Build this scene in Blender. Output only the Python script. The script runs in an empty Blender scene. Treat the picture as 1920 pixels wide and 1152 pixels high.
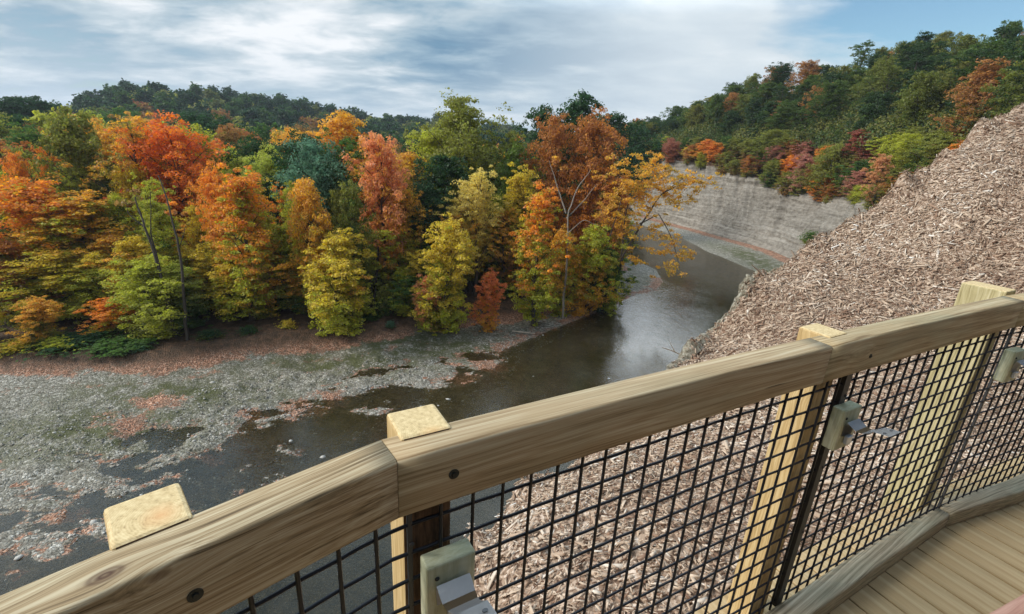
import bpy, bmesh, math, random
import numpy as np
from mathutils import Matrix, Vector
rng = np.random.default_rng(7); random.seed(7)
S = bpy.context.scene
COL = S.collection

# ------------------------------------------------------------------ camera (world: z = 0 is the river surface, metres)
CAMZ = 16.0
FPX = 900.0                                            # focal length for a frame 1920 wide
_d = np.array([815-960, 3200-576, FPX], float); _d /= np.linalg.norm(_d)      # "down" seen from the camera
_f = np.array([0, 0, 1.0])-_d*_d[2]; _f /= np.linalg.norm(_f)
_r = np.cross(_d, _f)
if _r[0] < 0: _r = -_r
cam = bpy.data.cameras.new('camera'); cam.sensor_width = 36; cam.lens = FPX/1920*36; cam.clip_start = .02; cam.clip_end = 9000
co = bpy.data.objects.new('camera', cam); COL.objects.link(co); S.camera = co
_R = np.array([_r, _f, -_d])
_M = Matrix([[_R[i][0], -_R[i][1], -_R[i][2]] for i in range(3)]).to_4x4()
co.matrix_world = Matrix.Translation((0, 0, CAMZ)) @ _M
CAM = np.array([0, 0, CAMZ])
def ray(px, py): return _R @ np.array([px-960, py-576, FPX], float)
def at_z(px, py, z): r = ray(px, py); return CAM+r*((z-CAMZ)/r[2])
def at_Y(px, py, Y): r = ray(px, py); return CAM+r*(Y/r[1])
def PL(px, py, d): return at_z(px, py, CAMZ-d)[:2]

# ------------------------------------------------------------------ light, sky, exposure
SUN_DIR = Vector((-.84, -.14, .60)).normalized()
sun = bpy.data.lights.new('sun', 'SUN'); sun.energy = 2.9; sun.angle = math.radians(24); sun.color = (1, .95, .87)
so = bpy.data.objects.new('sun', sun); COL.objects.link(so)
so.rotation_euler = SUN_DIR.to_track_quat('Z', 'Y').to_euler()
W = bpy.data.worlds.new('World'); S.world = W; W.use_nodes = True
S.view_settings.view_transform = 'Standard'; S.view_settings.look = 'None'; S.view_settings.gamma = 1
S.view_settings.exposure = 0.5
S.cycles.max_bounces = 8; S.cycles.transparent_max_bounces = 12; S.cycles.caustics_reflective = False; S.cycles.caustics_refractive = False

class NT:                                              # small node-tree writer
    def __init__(s, tree): s.t = tree; s.n = tree.nodes; s.l = tree.links
    def node(s, typ, **kw):
        n = s.n.new(typ)
        for k, v in kw.items():
            if k == 'inp':
                for a, b in v.items(): s.put(n, a, b)
            else: setattr(n, k, v)
        return n
    def put(s, n, a, b):
        if isinstance(b, bpy.types.NodeSocket): s.l.new(b, n.inputs[a])
        else: n.inputs[a].default_value = b
    def math(s, op, a, b=None, c=None, clamp=False):
        n = s.n.new('ShaderNodeMath'); n.operation = op; n.use_clamp = clamp
        s.put(n, 0, a)
        if b is not None: s.put(n, 1, b)
        if c is not None: s.put(n, 2, c)
        return n.outputs[0]
    def vmath(s, op, a, b=None):
        n = s.n.new('ShaderNodeVectorMath'); n.operation = op; s.put(n, 0, a)
        if b is not None: s.put(n, 3 if op == 'SCALE' else 1, b)
        return n.outputs[1] if op in ('DOT_PRODUCT', 'LENGTH', 'DISTANCE') else n.outputs[0]
    def mix(s, f, a, b, typ='MIX'):
        n = s.n.new('ShaderNodeMix'); n.data_type = 'RGBA'; n.blend_type = typ
        s.put(n, 0, f); s.put(n, 6, a); s.put(n, 7, b); return n.outputs[2]
    def ramp(s, f, pts, interp='LINEAR'):
        n = s.n.new('ShaderNodeValToRGB'); e = n.color_ramp.elements; n.color_ramp.interpolation = interp
        while len(e) < len(pts): e.new(.5)
        for i, (p, c) in enumerate(pts):
            e[i].position = p; e[i].color = (c, c, c, 1) if isinstance(c, (int, float)) else tuple(c)+(1,)
        s.l.new(f, n.inputs[0]); return n.outputs[0]
    def lin(s, x, a, b): return s.math('MULTIPLY_ADD', x, 1/(b-a), -a/(b-a), clamp=True)
    def noise(s, vec, scale, detail=4, rough=.55, dist=0.0):
        n = s.n.new('ShaderNodeTexNoise'); s.l.new(vec, n.inputs['Vector'])
        n.inputs['Scale'].default_value = scale; n.inputs['Detail'].default_value = detail
        n.inputs['Roughness'].default_value = rough; n.inputs['Distortion'].default_value = dist
        return n.outputs[0]
    def vor(s, vec, scale, feature='F1', out=0, rnd=1.0):
        n = s.n.new('ShaderNodeTexVoronoi'); n.feature = feature; s.l.new(vec, n.inputs['Vector'])
        n.inputs['Scale'].default_value = scale; n.inputs['Randomness'].default_value = rnd
        return n.outputs[out]
    def attr(s, name, typ='GEOMETRY', out='Fac'):
        n = s.n.new('ShaderNodeAttribute'); n.attribute_name = name; n.attribute_type = typ; return n.outputs[out]
    def mapping(s, vec, scale=(1, 1, 1), loc=(0, 0, 0), rot=(0, 0, 0)):
        n = s.n.new('ShaderNodeMapping'); s.l.new(vec, n.inputs[0])
        n.inputs['Location'].default_value = loc; n.inputs['Rotation'].default_value = rot; n.inputs['Scale'].default_value = scale
        return n.outputs[0]
    def comb(s, x, y, z):
        n = s.n.new('ShaderNodeCombineXYZ'); s.put(n, 0, x); s.put(n, 1, y); s.put(n, 2, z); return n.outputs[0]
    def sep(s, v):
        n = s.n.new('ShaderNodeSeparateXYZ'); s.l.new(v, n.inputs[0]); return n.outputs
    def bump(s, h, strength=.5, dist=.01, normal=None):
        n = s.n.new('ShaderNodeBump'); s.l.new(h, n.inputs['Height']); n.inputs['Strength'].default_value = strength
        n.inputs['Distance'].default_value = dist
        if normal is not None: s.l.new(normal, n.inputs['Normal'])
        return n.outputs[0]
def MAT(name):
    m = bpy.data.materials.new(name); m.use_nodes = True; m.node_tree.nodes.clear(); n = NT(m.node_tree)
    n.out = n.node('ShaderNodeOutputMaterial'); return m, n
def princ(n, color, rough=.7, bump=None, metal=0.0, spec=.5):
    p = n.node('ShaderNodeBsdfPrincipled', inp={'Base Color': color, 'Roughness': rough, 'Metallic': metal, 'Specular IOR Level': spec})
    if bump is not None: n.put(p, 'Normal', bump)
    return p
def surf(n, sh): n.l.new(sh.outputs[0] if hasattr(sh, 'outputs') else sh, n.out.inputs[0])

# sky: physical sky with layered cloud in front of it
n = NT(W.node_tree); W.node_tree.nodes.clear()
wo = n.node('ShaderNodeOutputWorld'); bg = n.node('ShaderNodeBackground')
sky = n.node('ShaderNodeTexSky', sky_type='NISHITA', sun_disc=False)
sky.sun_elevation = math.asin(SUN_DIR.z); sky.sun_rotation = math.atan2(SUN_DIR.x, SUN_DIR.y); sky.altitude = 300; sky.air_density = 1.2; sky.dust_density = .6; sky.ozone_density = 2
gen = n.node('ShaderNodeTexCoord').outputs['Generated']
xyz = n.sep(gen)
zc = n.math('ADD', n.math('MAXIMUM', xyz[2], 0.0), .17)
pv = n.comb(n.math('DIVIDE', xyz[0], zc), n.math('DIVIDE', xyz[1], zc), 0.0)
big = n.noise(n.mapping(pv, (.62, .72, 1), (3.1, 1.4, 0), (0, 0, .35)), 1.0, 5, .50, .4)
det = n.noise(n.mapping(pv, (1.7, 2.2, 1), (7.3, 2.2, 0), (0, 0, .45)), 1.1, 6, .55, .3)
fine = n.noise(n.mapping(pv, (1.6, 2.6, 1), (1.3, 5.2, 0), (0, 0, .7)), 1.6, 6, .6, .6)
c = n.math('ADD', n.math('ADD', n.math('MULTIPLY', big, .46), n.math('MULTIPLY', det, .36)), n.math('MULTIPLY', fine, .18))
# less cloud towards the upper right, a pale veil near the horizon
clear = n.math('MULTIPLY', n.ramp(xyz[0], [(.30, 0.0), (.62, 1.0)]), n.ramp(xyz[2], [(.05, 0.0), (.22, 1.0)]))
back = n.ramp(xyz[1], [(0.0, 1.0), (.35, 0.0)])
mid_ = n.math('MULTIPLY', n.math('MULTIPLY', n.lin(xyz[0], -.35, -.02), n.ramp(xyz[0], [(.38, 1.0), (.60, 0.0)])), .11)
cover = n.ramp(n.math('SUBTRACT', n.math('SUBTRACT', n.math('ADD', c, mid_), n.math('MULTIPLY', clear, .46)), n.math('MULTIPLY', back, .12)), [(.30, 0.0), (.47, 1.0)])
greyc = n.ramp(c, [(.40, (.12, .24, .36)), (.46, (.25, .37, .47)), (.52, (.44, .53, .59)), (.60, (.80, .82, .84))])
left = n.ramp(xyz[0], [(0.0, 1.0), (.45, 0.0)])
veil = n.mix(n.math('MULTIPLY', n.lin(xyz[0], -.15, .25), .68), greyc, (.70, .75, .78, 1))
veil = n.mix(n.ramp(xyz[2], [(.0, .55), (.14, 0.0)]), veil, (.52, .60, .66, 1))
bright = n.math('ADD', 1.0, n.math('MULTIPLY', n.math('MULTIPLY', n.ramp(xyz[2], [(.22, 0.0), (.46, 1.0)]), n.lin(xyz[1], -.3, .4)), 2.0))
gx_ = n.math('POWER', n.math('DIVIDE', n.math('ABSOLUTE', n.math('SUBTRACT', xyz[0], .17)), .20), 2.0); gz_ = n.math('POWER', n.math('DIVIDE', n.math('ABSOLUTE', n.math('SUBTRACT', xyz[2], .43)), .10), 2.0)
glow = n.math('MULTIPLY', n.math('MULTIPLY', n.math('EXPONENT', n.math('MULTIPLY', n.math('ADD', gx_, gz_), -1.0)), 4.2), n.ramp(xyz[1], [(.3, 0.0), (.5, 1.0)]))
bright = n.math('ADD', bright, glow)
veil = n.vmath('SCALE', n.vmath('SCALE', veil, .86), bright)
skyc = n.mix(1.0, sky.outputs[0], (.070, .085, .088, 1), 'MULTIPLY')
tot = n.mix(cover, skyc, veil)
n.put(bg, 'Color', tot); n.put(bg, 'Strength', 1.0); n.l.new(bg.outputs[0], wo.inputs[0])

# ------------------------------------------------------------------ helpers
def link(o, parent=None):
    COL.objects.link(o)
    if parent is not None: o.parent = parent
    return o
def tag(o, label=None, cat=None, group=None, kind=None):
    if label: o['label'] = label
    if cat: o['category'] = cat
    if group: o['group'] = group
    if kind: o['kind'] = kind
    return o
def empty(name, loc, rz=0.0):
    o = bpy.data.objects.new(name, None); o.location = loc; o.rotation_euler = (0, 0, rz); o.empty_display_size = .2
    return link(o)
def npmesh(name, V, F, mats, fattr=None, vattr=None, smooth=False, midx=None):
    me = bpy.data.meshes.new(name); V = np.asarray(V, np.float32); F = np.asarray(F, np.int32); k = F.shape[1]
    me.vertices.add(len(V)); me.vertices.foreach_set('co', V.ravel())
    me.loops.add(F.size); me.loops.foreach_set('vertex_index', F.ravel())
    me.polygons.add(len(F)); me.polygons.foreach_set('loop_start', np.arange(0, F.size, k, dtype=np.int32))
    me.polygons.foreach_set('loop_total', np.full(len(F), k, np.int32))
    if midx is not None: me.polygons.foreach_set('material_index', np.asarray(midx, np.int32))
    me.update(calc_edges=True)
    if smooth: me.polygons.foreach_set('use_smooth', np.ones(len(F), bool))
    for k_, v in (fattr or {}).items():
        a = me.attributes.new(k_, 'FLOAT', 'FACE'); a.data.foreach_set('value', np.asarray(v, np.float32))
    for k_, v in (vattr or {}).items():
        a = me.attributes.new(k_, 'FLOAT', 'POINT'); a.data.foreach_set('value', np.asarray(v, np.float32))
    for m in (mats if isinstance(mats, (list, tuple)) else [mats]): me.materials.append(m)
    return me
def npobj(name, V, F, mats, parent=None, **kw):
    return link(bpy.data.objects.new(name, npmesh(name, V, F, mats, **kw)), parent)
def bmobj(name, bm, mats, parent=None, mat=None, smooth=False):
    me = bpy.data.meshes.new(name); bmesh.ops.recalc_face_normals(bm, faces=bm.faces); bm.to_mesh(me); bm.free()
    for m in (mats if isinstance(mats, (list, tuple)) else [mats]): me.materials.append(m)
    if smooth:
        for p in me.polygons: p.use_smooth = True
    o = bpy.data.objects.new(name, me)
    if mat is not None: o.matrix_local = mat
    return link(o, parent)
_perm = rng.permutation(4096)
_rv = rng.random(4096)
def vnoise(x, y, seed=0):
    xi = np.floor(x).astype(np.int64); yi = np.floor(y).astype(np.int64); fx = x-xi; fy = y-yi
    fx = fx*fx*(3-2*fx); fy = fy*fy*(3-2*fy)
    h = lambda a, b: _rv[_perm[(_perm[(a+seed*131) % 4096]+b) % 4096]]
    return (h(xi, yi)*(1-fx)+h(xi+1, yi)*fx)*(1-fy)+(h(xi, yi+1)*(1-fx)+h(xi+1, yi+1)*fx)*fy
def fbm(x, y, seed=0, oct=5, rough=.55):
    s = 0; a = 1; t = 0
    for i in range(oct): s = s+a*vnoise(x*2**i+17.3*i, y*2**i-9.1*i, seed+i); t += a; a *= rough
    return s/t
def sstep(x, a, b): t = np.clip((x-a)/(b-a), 0, 1); return t*t*(3-2*t)
def pdist(X, Y, pts):                                  # distance to a polyline, and the parameter (segment index + t) of the nearest point
    best = np.full(X.shape, 1e9); par = np.zeros(X.shape)
    for i in range(len(pts)-1):
        ax, ay = pts[i][:2]; bx, by = pts[i+1][:2]; dx, dy = bx-ax, by-ay
        t = np.clip(((X-ax)*dx+(Y-ay)*dy)/(dx*dx+dy*dy+1e-12), 0, 1)
        dd = np.hypot(X-ax-t*dx, Y-ay-t*dy); m = dd < best; best[m] = dd[m]; par[m] = (i+t)[m]
    return best, par
def inpoly(X, Y, pts):
    r = np.zeros(X.shape, bool); k = len(pts)
    for i in range(k):
        x1, y1 = pts[i][:2]; x2, y2 = pts[(i+1) % k][:2]
        c_ = ((y1 > Y) != (y2 > Y)) & (X < (x2-x1)*(Y-y1)/(y2-y1+1e-12)+x1); r ^= c_
    return r
def gridfaces(nx, ny):
    i = np.arange(nx-1)[None, :]; j = np.arange(ny-1)[:, None]; a = j*nx+i
    return np.stack([a, a+1, a+nx+1, a+nx], -1).reshape(-1, 4)

# ------------------------------------------------------------------ materials of the ground
def mat_ground():
    m, n = MAT('river_flat_ground'); P = n.node('ShaderNodeNewGeometry').outputs['Position']
    leaf, green, wet, wood = (n.attr(a) for a in ('leaf', 'green', 'wet', 'wood'))
    st = n.vor(P, 7.0, 'F1', 1); sd = n.vor(P, 7.0, 'DISTANCE_TO_EDGE', 0)
    st2 = n.vor(P, 19.0, 'F1', 1)
    sv = n.sep(st)[0]; sv2 = n.sep(st2)[0]
    v = n.math('ADD', n.math('MULTIPLY', sv, .55), n.math('MULTIPLY', sv2, .45))
    grav = n.ramp(v, [(.12, (.06, .053, .04)), (.40, (.185, .17, .135)), (.72, (.34, .318, .27)), (.95, (.66, .63, .56))])
    n1 = n.noise(P, .9, 6, .65); n2 = n.noise(P, 6.0, 5, .7)
    gm = n.math('MULTIPLY', green, n.ramp(n.math('ADD', n.math('MULTIPLY', n1, .6), n.math('MULTIPLY', n2, .4)), [(.40, 0.0), (.56, 1.0)]))
    gcol = n.mix(n2, (.040, .050, .018, 1), (.115, .115, .042, 1))
    col = n.mix(gm, grav, gcol)
    lv = n.vor(P, 15.0, 'F1', 1); lr = n.sep(lv)[1]
    lcol = n.ramp(lr, [(.05, (.09, .048, .03)), (.35, (.25, .115, .065)), (.65, (.42, .20, .115)), (.95, (.60, .38, .27))])
    lm = n.math('ADD', leaf, n.math('MULTIPLY', n.math('SUBTRACT', n.math('ADD', n.math('MULTIPLY', n.noise(P, .8, 5, .6), .5), n.math('MULTIPLY', n.noise(P, 4.5, 6, .75), .5)), .5), 2.6))
    lcn = n.noise(P, 1.4, 6, .7)
    lcol = n.mix(n.ramp(lcn, [(.36, .75), (.56, 0.0)]), lcol, (.11, .075, .05, 1))
    col = n.mix(n.ramp(lm, [(.52, 0.0), (.66, 1.0)]), col, lcol)
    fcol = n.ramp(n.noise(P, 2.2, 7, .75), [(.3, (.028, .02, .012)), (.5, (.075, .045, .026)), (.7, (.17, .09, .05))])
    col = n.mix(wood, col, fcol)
    bed = n.ramp(n.noise(P, 1.6, 7, .7), [(.3, (.05, .037, .014)), (.55, (.13, .092, .038)), (.8, (.26, .20, .11))])
    bed = n.mix(n.math('MULTIPLY', n.ramp(sv2, [(.80, 0.0), (.95, 1.0)]), .5), bed, (.30, .24, .17, 1))
    bed = n.mix(n.ramp(lm, [(.48, 0.0), (.62, .9)]), bed, lcol)
    col = n.mix(wet, col, bed)
    hgt = n.math('MULTIPLY', n.ramp(sd, [(0.0, 0.0), (.25, 1.0)]), n.math('ADD', sv, .3))
    surf(n, princ(n, col, .8, n.bump(hgt, .8, .05), spec=.3)); return m
def mat_water():
    m, n = MAT('river_water'); P = n.node('ShaderNodeNewGeometry').outputs['Position']
    dep = n.attr('depth')
    r1 = n.noise(n.mapping(P, (1, 1, 1), (0, 0, 0), (0, 0, .6)), 1.1, 3, .5, .6)
    r2 = n.noise(n.mapping(P, (1.0, 2.6, 1), (0, 0, 0), (0, 0, .75)), 4.2, 4, .6, .5)
    calm = n.ramp(n.noise(P, .13, 3, .5), [(.38, .35), (.6, 1.0)])
    bm_ = n.bump(n.math('MULTIPLY', r2, calm), .40, .03, n.bump(r1, .25, .04))
    murk = n.math('SUBTRACT', 1.0, n.math('EXPONENT', n.math('MULTIPLY', dep, -1.35)))
    silt = n.mix(n.ramp(n.noise(P, .22, 4, .6), [(.35, 0.0), (.65, 1.0)]), (.026, .026, .013, 1), (.088, .087, .070, 1))
    tr = n.node('ShaderNodeBsdfTransparent', inp={'Color': (.80, .76, .62, 1)})
    df = n.node('ShaderNodeBsdfDiffuse', inp={'Color': silt})
    mx = n.node('ShaderNodeMixShader'); n.put(mx, 0, murk); n.l.new(tr.outputs[0], mx.inputs[1]); n.l.new(df.outputs[0], mx.inputs[2])
    gl = n.node('ShaderNodeBsdfGlossy', inp={'Color': (1, 1, 1, 1), 'Roughness': .06, 'Normal': bm_})
    fr = n.node('ShaderNodeFresnel', inp={'IOR': 1.333, 'Normal': bm_})
    m2 = n.node('ShaderNodeMixShader'); n.put(m2, 0, fr.outputs[0]); n.l.new(mx.outputs[0], m2.inputs[1]); n.l.new(gl.outputs[0], m2.inputs[2])
    surf(n, m2); return m
def mat_cliff():
    m, n = MAT('grey_shale'); g = n.node('ShaderNodeNewGeometry'); P = g.outputs['Position']
    w = n.noise(P, .25, 4, .6)
    z = n.math('ADD', n.sep(P)[2], n.math('MULTIPLY', w, 1.2))
    lay = n.noise(n.comb(n.math('MULTIPLY', n.sep(P)[0], .05), n.math('MULTIPLY', n.sep(P)[1], .05), n.math('MULTIPLY', z, 1.7)), 1.0, 7, .75)
    rough = n.noise(P, 1.3, 7, .7)
    f = n.math('ADD', n.math('MULTIPLY', lay, .56), n.math('MULTIPLY', rough, .44))
    col = n.ramp(f, [(.34, (.06, .05, .04)), (.43, (.165, .145, .118)), (.53, (.275, .248, .21)), (.68, (.42, .385, .335))])
    veg = n.attr('veg')
    dirt = n.ramp(n.noise(P, 1.1, 6, .7), [(.3, (.04, .035, .018)), (.55, (.10, .06, .035)), (.75, (.17, .085, .05))])
    vm = n.math('ADD', veg, n.math('MULTIPLY', n.math('SUBTRACT', n.noise(P, .35, 6, .65), .5), .9))
    col = n.mix(n.ramp(vm, [(.45, 0.0), (.60, 1.0)]), col, dirt)
    surf(n, princ(n, col, .92, n.bump(f, 1.0, .8), spec=.15)); return m
def mat_mulch():
    m, n = MAT('wood_mulch_ground'); P = n.node('ShaderNodeNewGeometry').outputs['Position']
    mp = n.mapping(P, (1, 1, 1))
    a = n.sep(n.vor(n.mapping(P, (1, 2.5, 1), (0, 0, 0), (0, 0, .5)), 22, 'F1', 1))[0]
    b = n.sep(n.vor(n.mapping(P, (2.5, 1, 1), (0, 0, 0), (0, 0, .3)), 19, 'F1', 1))[1]
    f = n.math('ADD', n.math('MULTIPLY', a, .5), n.math('MULTIPLY', b, .5))
    big = n.noise(mp, .6, 4, .6)
    col = n.ramp(f, [(.15, (.10, .06, .04)), (.45, (.28, .19, .13)), (.7, (.48, .36, .27)), (.92, (.66, .54, .44))])
    col = n.mix(n.ramp(big, [(.4, 0.0), (.7, .4)]), col, (.10, .055, .035, 1))
    surf(n, princ(n, col, .9, n.bump(f, 1.0, .03), spec=.2)); return m
def mat_chips():
    m, n = MAT('wood_chip'); r = n.attr('rnd'); P = n.node('ShaderNodeNewGeometry').outputs['Position']
    col = n.ramp(r, [(0.0, (.12, .065, .042)), (.20, (.30, .185, .125)), (.45, (.53, .40, .29)), (.72, (.68, .54, .41)), (.90, (.82, .73, .62)), (1.0, (.88, .84, .78))])
    col = n.mix(n.math('MULTIPLY', n.noise(P, 60, 3, .6), .5), col, (.11, .065, .04, 1))
    surf(n, princ(n, col, .85, spec=.2)); return m
def mat_leaf():
    m, n = MAT('tree_foliage')
    ob = n.node('ShaderNodeTexCoord').outputs['Object']; oi = n.node('ShaderNodeObjectInfo')
    a = oi.outputs['Color']; b = n.attr('col2', 'OBJECT', 'Color'); r = n.attr('rnd'); hz = n.attr('hz')
    off = n.vmath('SCALE', n.comb(1.0, .7, .3), n.math('MULTIPLY', oi.outputs['Random'], 40.0))
    nz = n.noise(n.vmath('ADD', ob, off), .6, 5, .65)
    f = n.math('ADD', n.math('ADD', hz, n.attr('bias', 'OBJECT')), n.math('MULTIPLY', n.math('SUBTRACT', nz, .5), 1.7))
    col = n.mix(n.ramp(f, [(.35, 0.0), (.65, 1.0)]), b, a)
    hsv = n.node('ShaderNodeHueSaturation', inp={'Color': col, 'Hue': n.math('ADD', .488, n.math('MULTIPLY', r, .024)), 'Saturation': n.math('ADD', .90, n.math('MULTIPLY', r, .15)),
                                                  'Value': n.math('ADD', .74, n.math('MULTIPLY', r, .66))})
    c = hsv.outputs[0]
    d = n.node('ShaderNodeBsdfDiffuse', inp={'Color': c}); t = n.node('ShaderNodeBsdfTranslucent', inp={'Color': c})
    mx = n.node('ShaderNodeMixShader'); n.put(mx, 0, .46); n.l.new(d.outputs[0], mx.inputs[1]); n.l.new(t.outputs[0], mx.inputs[2])
    gl = n.node('ShaderNodeBsdfGlossy', inp={'Color': (1, 1, 1, 1), 'Roughness': .5})
    m2 = n.node('ShaderNodeMixShader'); n.put(m2, 0, .018); n.l.new(mx.outputs[0], m2.inputs[1]); n.l.new(gl.outputs[0], m2.inputs[2])
    surf(n, m2); return m
def mat_bark(name, a, b):
    m, n = MAT(name); ob = n.node('ShaderNodeTexCoord').outputs['Object']
    f = n.noise(n.mapping(ob, (6, 6, 1.2)), 2.0, 5, .7)
    surf(n, princ(n, n.mix(f, a+(1,), b+(1,)), .9, n.bump(f, .6, .03), spec=.2)); return m
M_GROUND, M_WATER, M_CLIFF, M_MULCH, M_CHIP, M_LEAF = mat_ground(), mat_water(), mat_cliff(), mat_mulch(), mat_chips(), mat_leaf()
M_BARK = mat_bark('bark_dark', (.035, .028, .022), (.12, .10, .08)); M_BARKP = mat_bark('bark_pale', (.16, .14, .12), (.36, .33, .28))

# ------------------------------------------------------------------ river flat: one sheet to the horizon
WL = [at_z(*p, 0)[:2] for p in ((-300, 1015), (-60, 1000), (110, 985), (200, 940), (300, 905), (400, 880), (470, 850), (560, 800), (620, 765), (700, 742), (790, 722), (860, 708), (925, 690), (945, 655), (1060, 608), (1145, 574), (1190, 553), (1228, 545), (1243, 528), (1228, 505), (1190, 488), (1150, 468), (1080, 440), (960, 410), (800, 390))]
LANDL = WL+[np.array((-400., 200.)), np.array((-400., -60.)), np.array((-30., -10.))]
WR = [at_z(*p, 0)[:2] for p in ((700, 382), (950, 394), (1180, 415), (1276, 445), (1326, 472), (1371, 490), (1416, 509), (1520, 560), (1640, 640), (1700, 760))]
LANDR = WR+[np.array((9., 12.)), np.array((9., 0.)), np.array((400., -60.)), np.array((900., 700.)), np.array((-100., 700.))]
FE = [at_z(*p, 0.6)[:2] for p in ((-400, 745), (-100, 712), (0, 697), (150, 694), (290, 690), (400, 670), (480, 660), (640, 644), (760, 622), (860, 603), (950, 592), (1030, 572), (1100, 548), (1150, 520), (1170, 500), (1120, 450), (1000, 425))]
FOREST = FE+[np.array((-60., 140.)), np.array((-400., 200.)), np.array((-400., -20.))]
def hz_azi(x, y): return np.degrees(np.arctan2(x, y))
_rid = []                                              # left-hand wooded ridge: pixel of its tree tops, distance
for px, py, D in ((-900, 180, 200), (-300, 190, 260), (0, 205, 300), (110, 192, 320), (230, 152, 330), (400, 162, 335), (560, 182, 350), (640, 198, 370), (700, 207, 400), (800, 219, 440), (940, 236, 480), (1100, 262, 520), (1300, 300, 560)):
    p = at_Y(px, py, D*.9); r = math.hypot(p[0], p[1]); _rid.append((math.degrees(math.atan2(p[0], p[1])), r, p[2]-15.5))
_rid = np.array(_rid)
PUD = []
for px, py, rx, ry, dp in ((270, 822, 1.9, .8, .34), (360, 805, 1.6, .7, .34), (500, 776, 1.5, .55, .36), (590, 790, 2.0, .9, .25), (330, 885, 1.6, .7, .3), (420, 860, 1.7, .9, .34), (470, 830, 1.2, .7, .3), (210, 880, 1.4, .5, .30), (170, 935, 1.2, .5, .22), (640, 755, 1.8, .7, .3), (450, 800, 1.2, .5, .3), (730, 738, 2.2, .8, .22), (560, 815, 2.0, 1.2, .3), (890, 668, 1.5, .6, .25)):
    c0_ = at_z(px, py, 0); PUD.append((c0_[0], c0_[1], rx, ry, dp))
def height(X, Y):
    X = np.asarray(X, float); Y = np.asarray(Y, float)
    dl, _ = pdist(X, Y, WL); inl = inpoly(X, Y, LANDL); s = np.where(inl, dl, -dl)
    dr, _ = pdist(X, Y, WR); inr = inpoly(X, Y, LANDR); sr = np.where(inr, dr, -dr)
    df, _ = pdist(X, Y, FE); inf = inpoly(X, Y, FOREST); sf = np.where(inf, df, -df)
    hl = np.where(s > 0, np.minimum(s*.034+.012, .42), -np.minimum(-s*np.where(X < 0, .026, .055), np.where(X < -1, .42, .95)))
    amp = .50*sstep(-X, -1, 8)*sstep(s, -9, 0)*(1-sstep(s, 5, 13))+.03
    hl = hl+amp*(fbm(X*.62, Y*.85, 3, 6, .72)-.50)*1.45
    for qx, qy, rx, ry, dp in PUD: hl = hl-.62*dp*(.45+1.1*vnoise(X*1.3, Y*1.9, 44))*np.exp(-(((X-qx)/(rx*.85))**2+((Y-qy-.12*(X-qx))/(ry*1.25))**2)**1.1)
    hr = np.where(sr > 0, np.minimum(sr*.06, 1.2), -np.minimum(-sr*.05, .9))+.05*(fbm(X*.3, Y*.3, 9)-.5)
    h = np.where(inl, hl, np.where(inr, hr, np.maximum(hl, hr)))
    h = h+sstep(sf, -1.5, 1.8)*(.75+.5*(fbm(X*.12, Y*.12, 5)-.3))
    a = hz_azi(X, Y); rr = np.hypot(X, Y); R = np.interp(a, _rid[:, 0], _rid[:, 1]); Z = np.interp(a, _rid[:, 0], _rid[:, 2])
    hill = Z*np.power(sstep(rr, 130, 1.0*R+20), 1.15)*(1-.7*sstep(rr, R*1.05, R*2.2))*sstep(-a, -12, 2)+sstep(-a, -12, 2)*sstep(rr, 130, 250)*(fbm(X*.012, Y*.012, 21)-.5)*8
    hill = hill*sstep(Y, 20, 90)
    return h+np.maximum(hill, 0), s, sr, sf
xs = np.concatenate([[-4000, -2500, -1500, -900], np.arange(-700, -60, 9), np.arange(-60, 22, .17), np.arange(22, 75, .5), np.arange(75, 300, 9), [400, 700, 1500, 4000]])
ys = np.concatenate([[-900, -300, -80, -20, 0], np.arange(4, 62, .17), np.arange(62, 135, .6), np.arange(135, 620, 8), [700, 900, 1500, 4000]])
XX, YY = np.meshgrid(xs, ys); HH, s_, sr_, sf_ = height(XX, YY)
onland = s_ > -50
litter = np.maximum(.85*sstep(sf_+1.6*(fbm(XX*.4, YY*.4, 37)-.5), -1.5, -.2), .42*np.exp(-((sf_+1.9)/1.0)**2))
litter = np.maximum(litter, .66*np.exp(-((HH-.02)/.06)**2)*(.55+.9*fbm(XX*.5, YY*.5, 63))*(np.abs(s_) < 9)*(YY < 62))
for px, py, r in ((570, 768, 1.6), (620, 745, 1.3), (130, 965, .7), (100, 970, .6), (300, 760, 1.4), (400, 860, .6), (920, 690, 1.5), (240, 800, 1.5), (480, 780, 1.0), (860, 712, 1.2)):
    c0 = at_z(px, py, 0); litter = np.maximum(litter, .82*np.exp(-(((XX-c0[0])/1.5)**2+(YY-c0[1])**2)/r**2))
# pink leaf line under the far cliff
CB = [at_z(*q, 1.0)[:2] for q in ((1200, 398), (1258, 414), (1310, 427), (1360, 441), (1410, 455), (1452, 468), (1530, 500), (1640, 548))]
litter = np.maximum(litter, 1.1*np.exp(-((pdist(XX, YY, CB)[0]-1.2)/1.5)**2)*(YY > 55))
greenm = .62*sstep(fbm(XX*.16+4, YY*.16, 33, 4), .36, .62)*(s_ > 1.2)
for px, py, rx, ry in ((800, 650, 11, 3.2), (650, 680, 7, 2.2), (200, 800, 6, 3), (330, 740, 7, 2)):
    c0 = at_z(px, py, .2); greenm = np.maximum(greenm, 1.25*np.exp(-(((XX-c0[0])/rx)**2+((YY-c0[1]-.12*(XX-c0[0]))/ry)**2)))
greenm = np.maximum(greenm, 1.3*np.exp(-((pdist(XX, YY, CB)[0]-6)/3.2)**2)*(YY > 55)*sstep(-YY, -98, -78))
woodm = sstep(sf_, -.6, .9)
wet = 1-sstep(HH, -.05, .02)
GV = np.stack([XX, YY, HH], -1).reshape(-1, 3)
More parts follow.
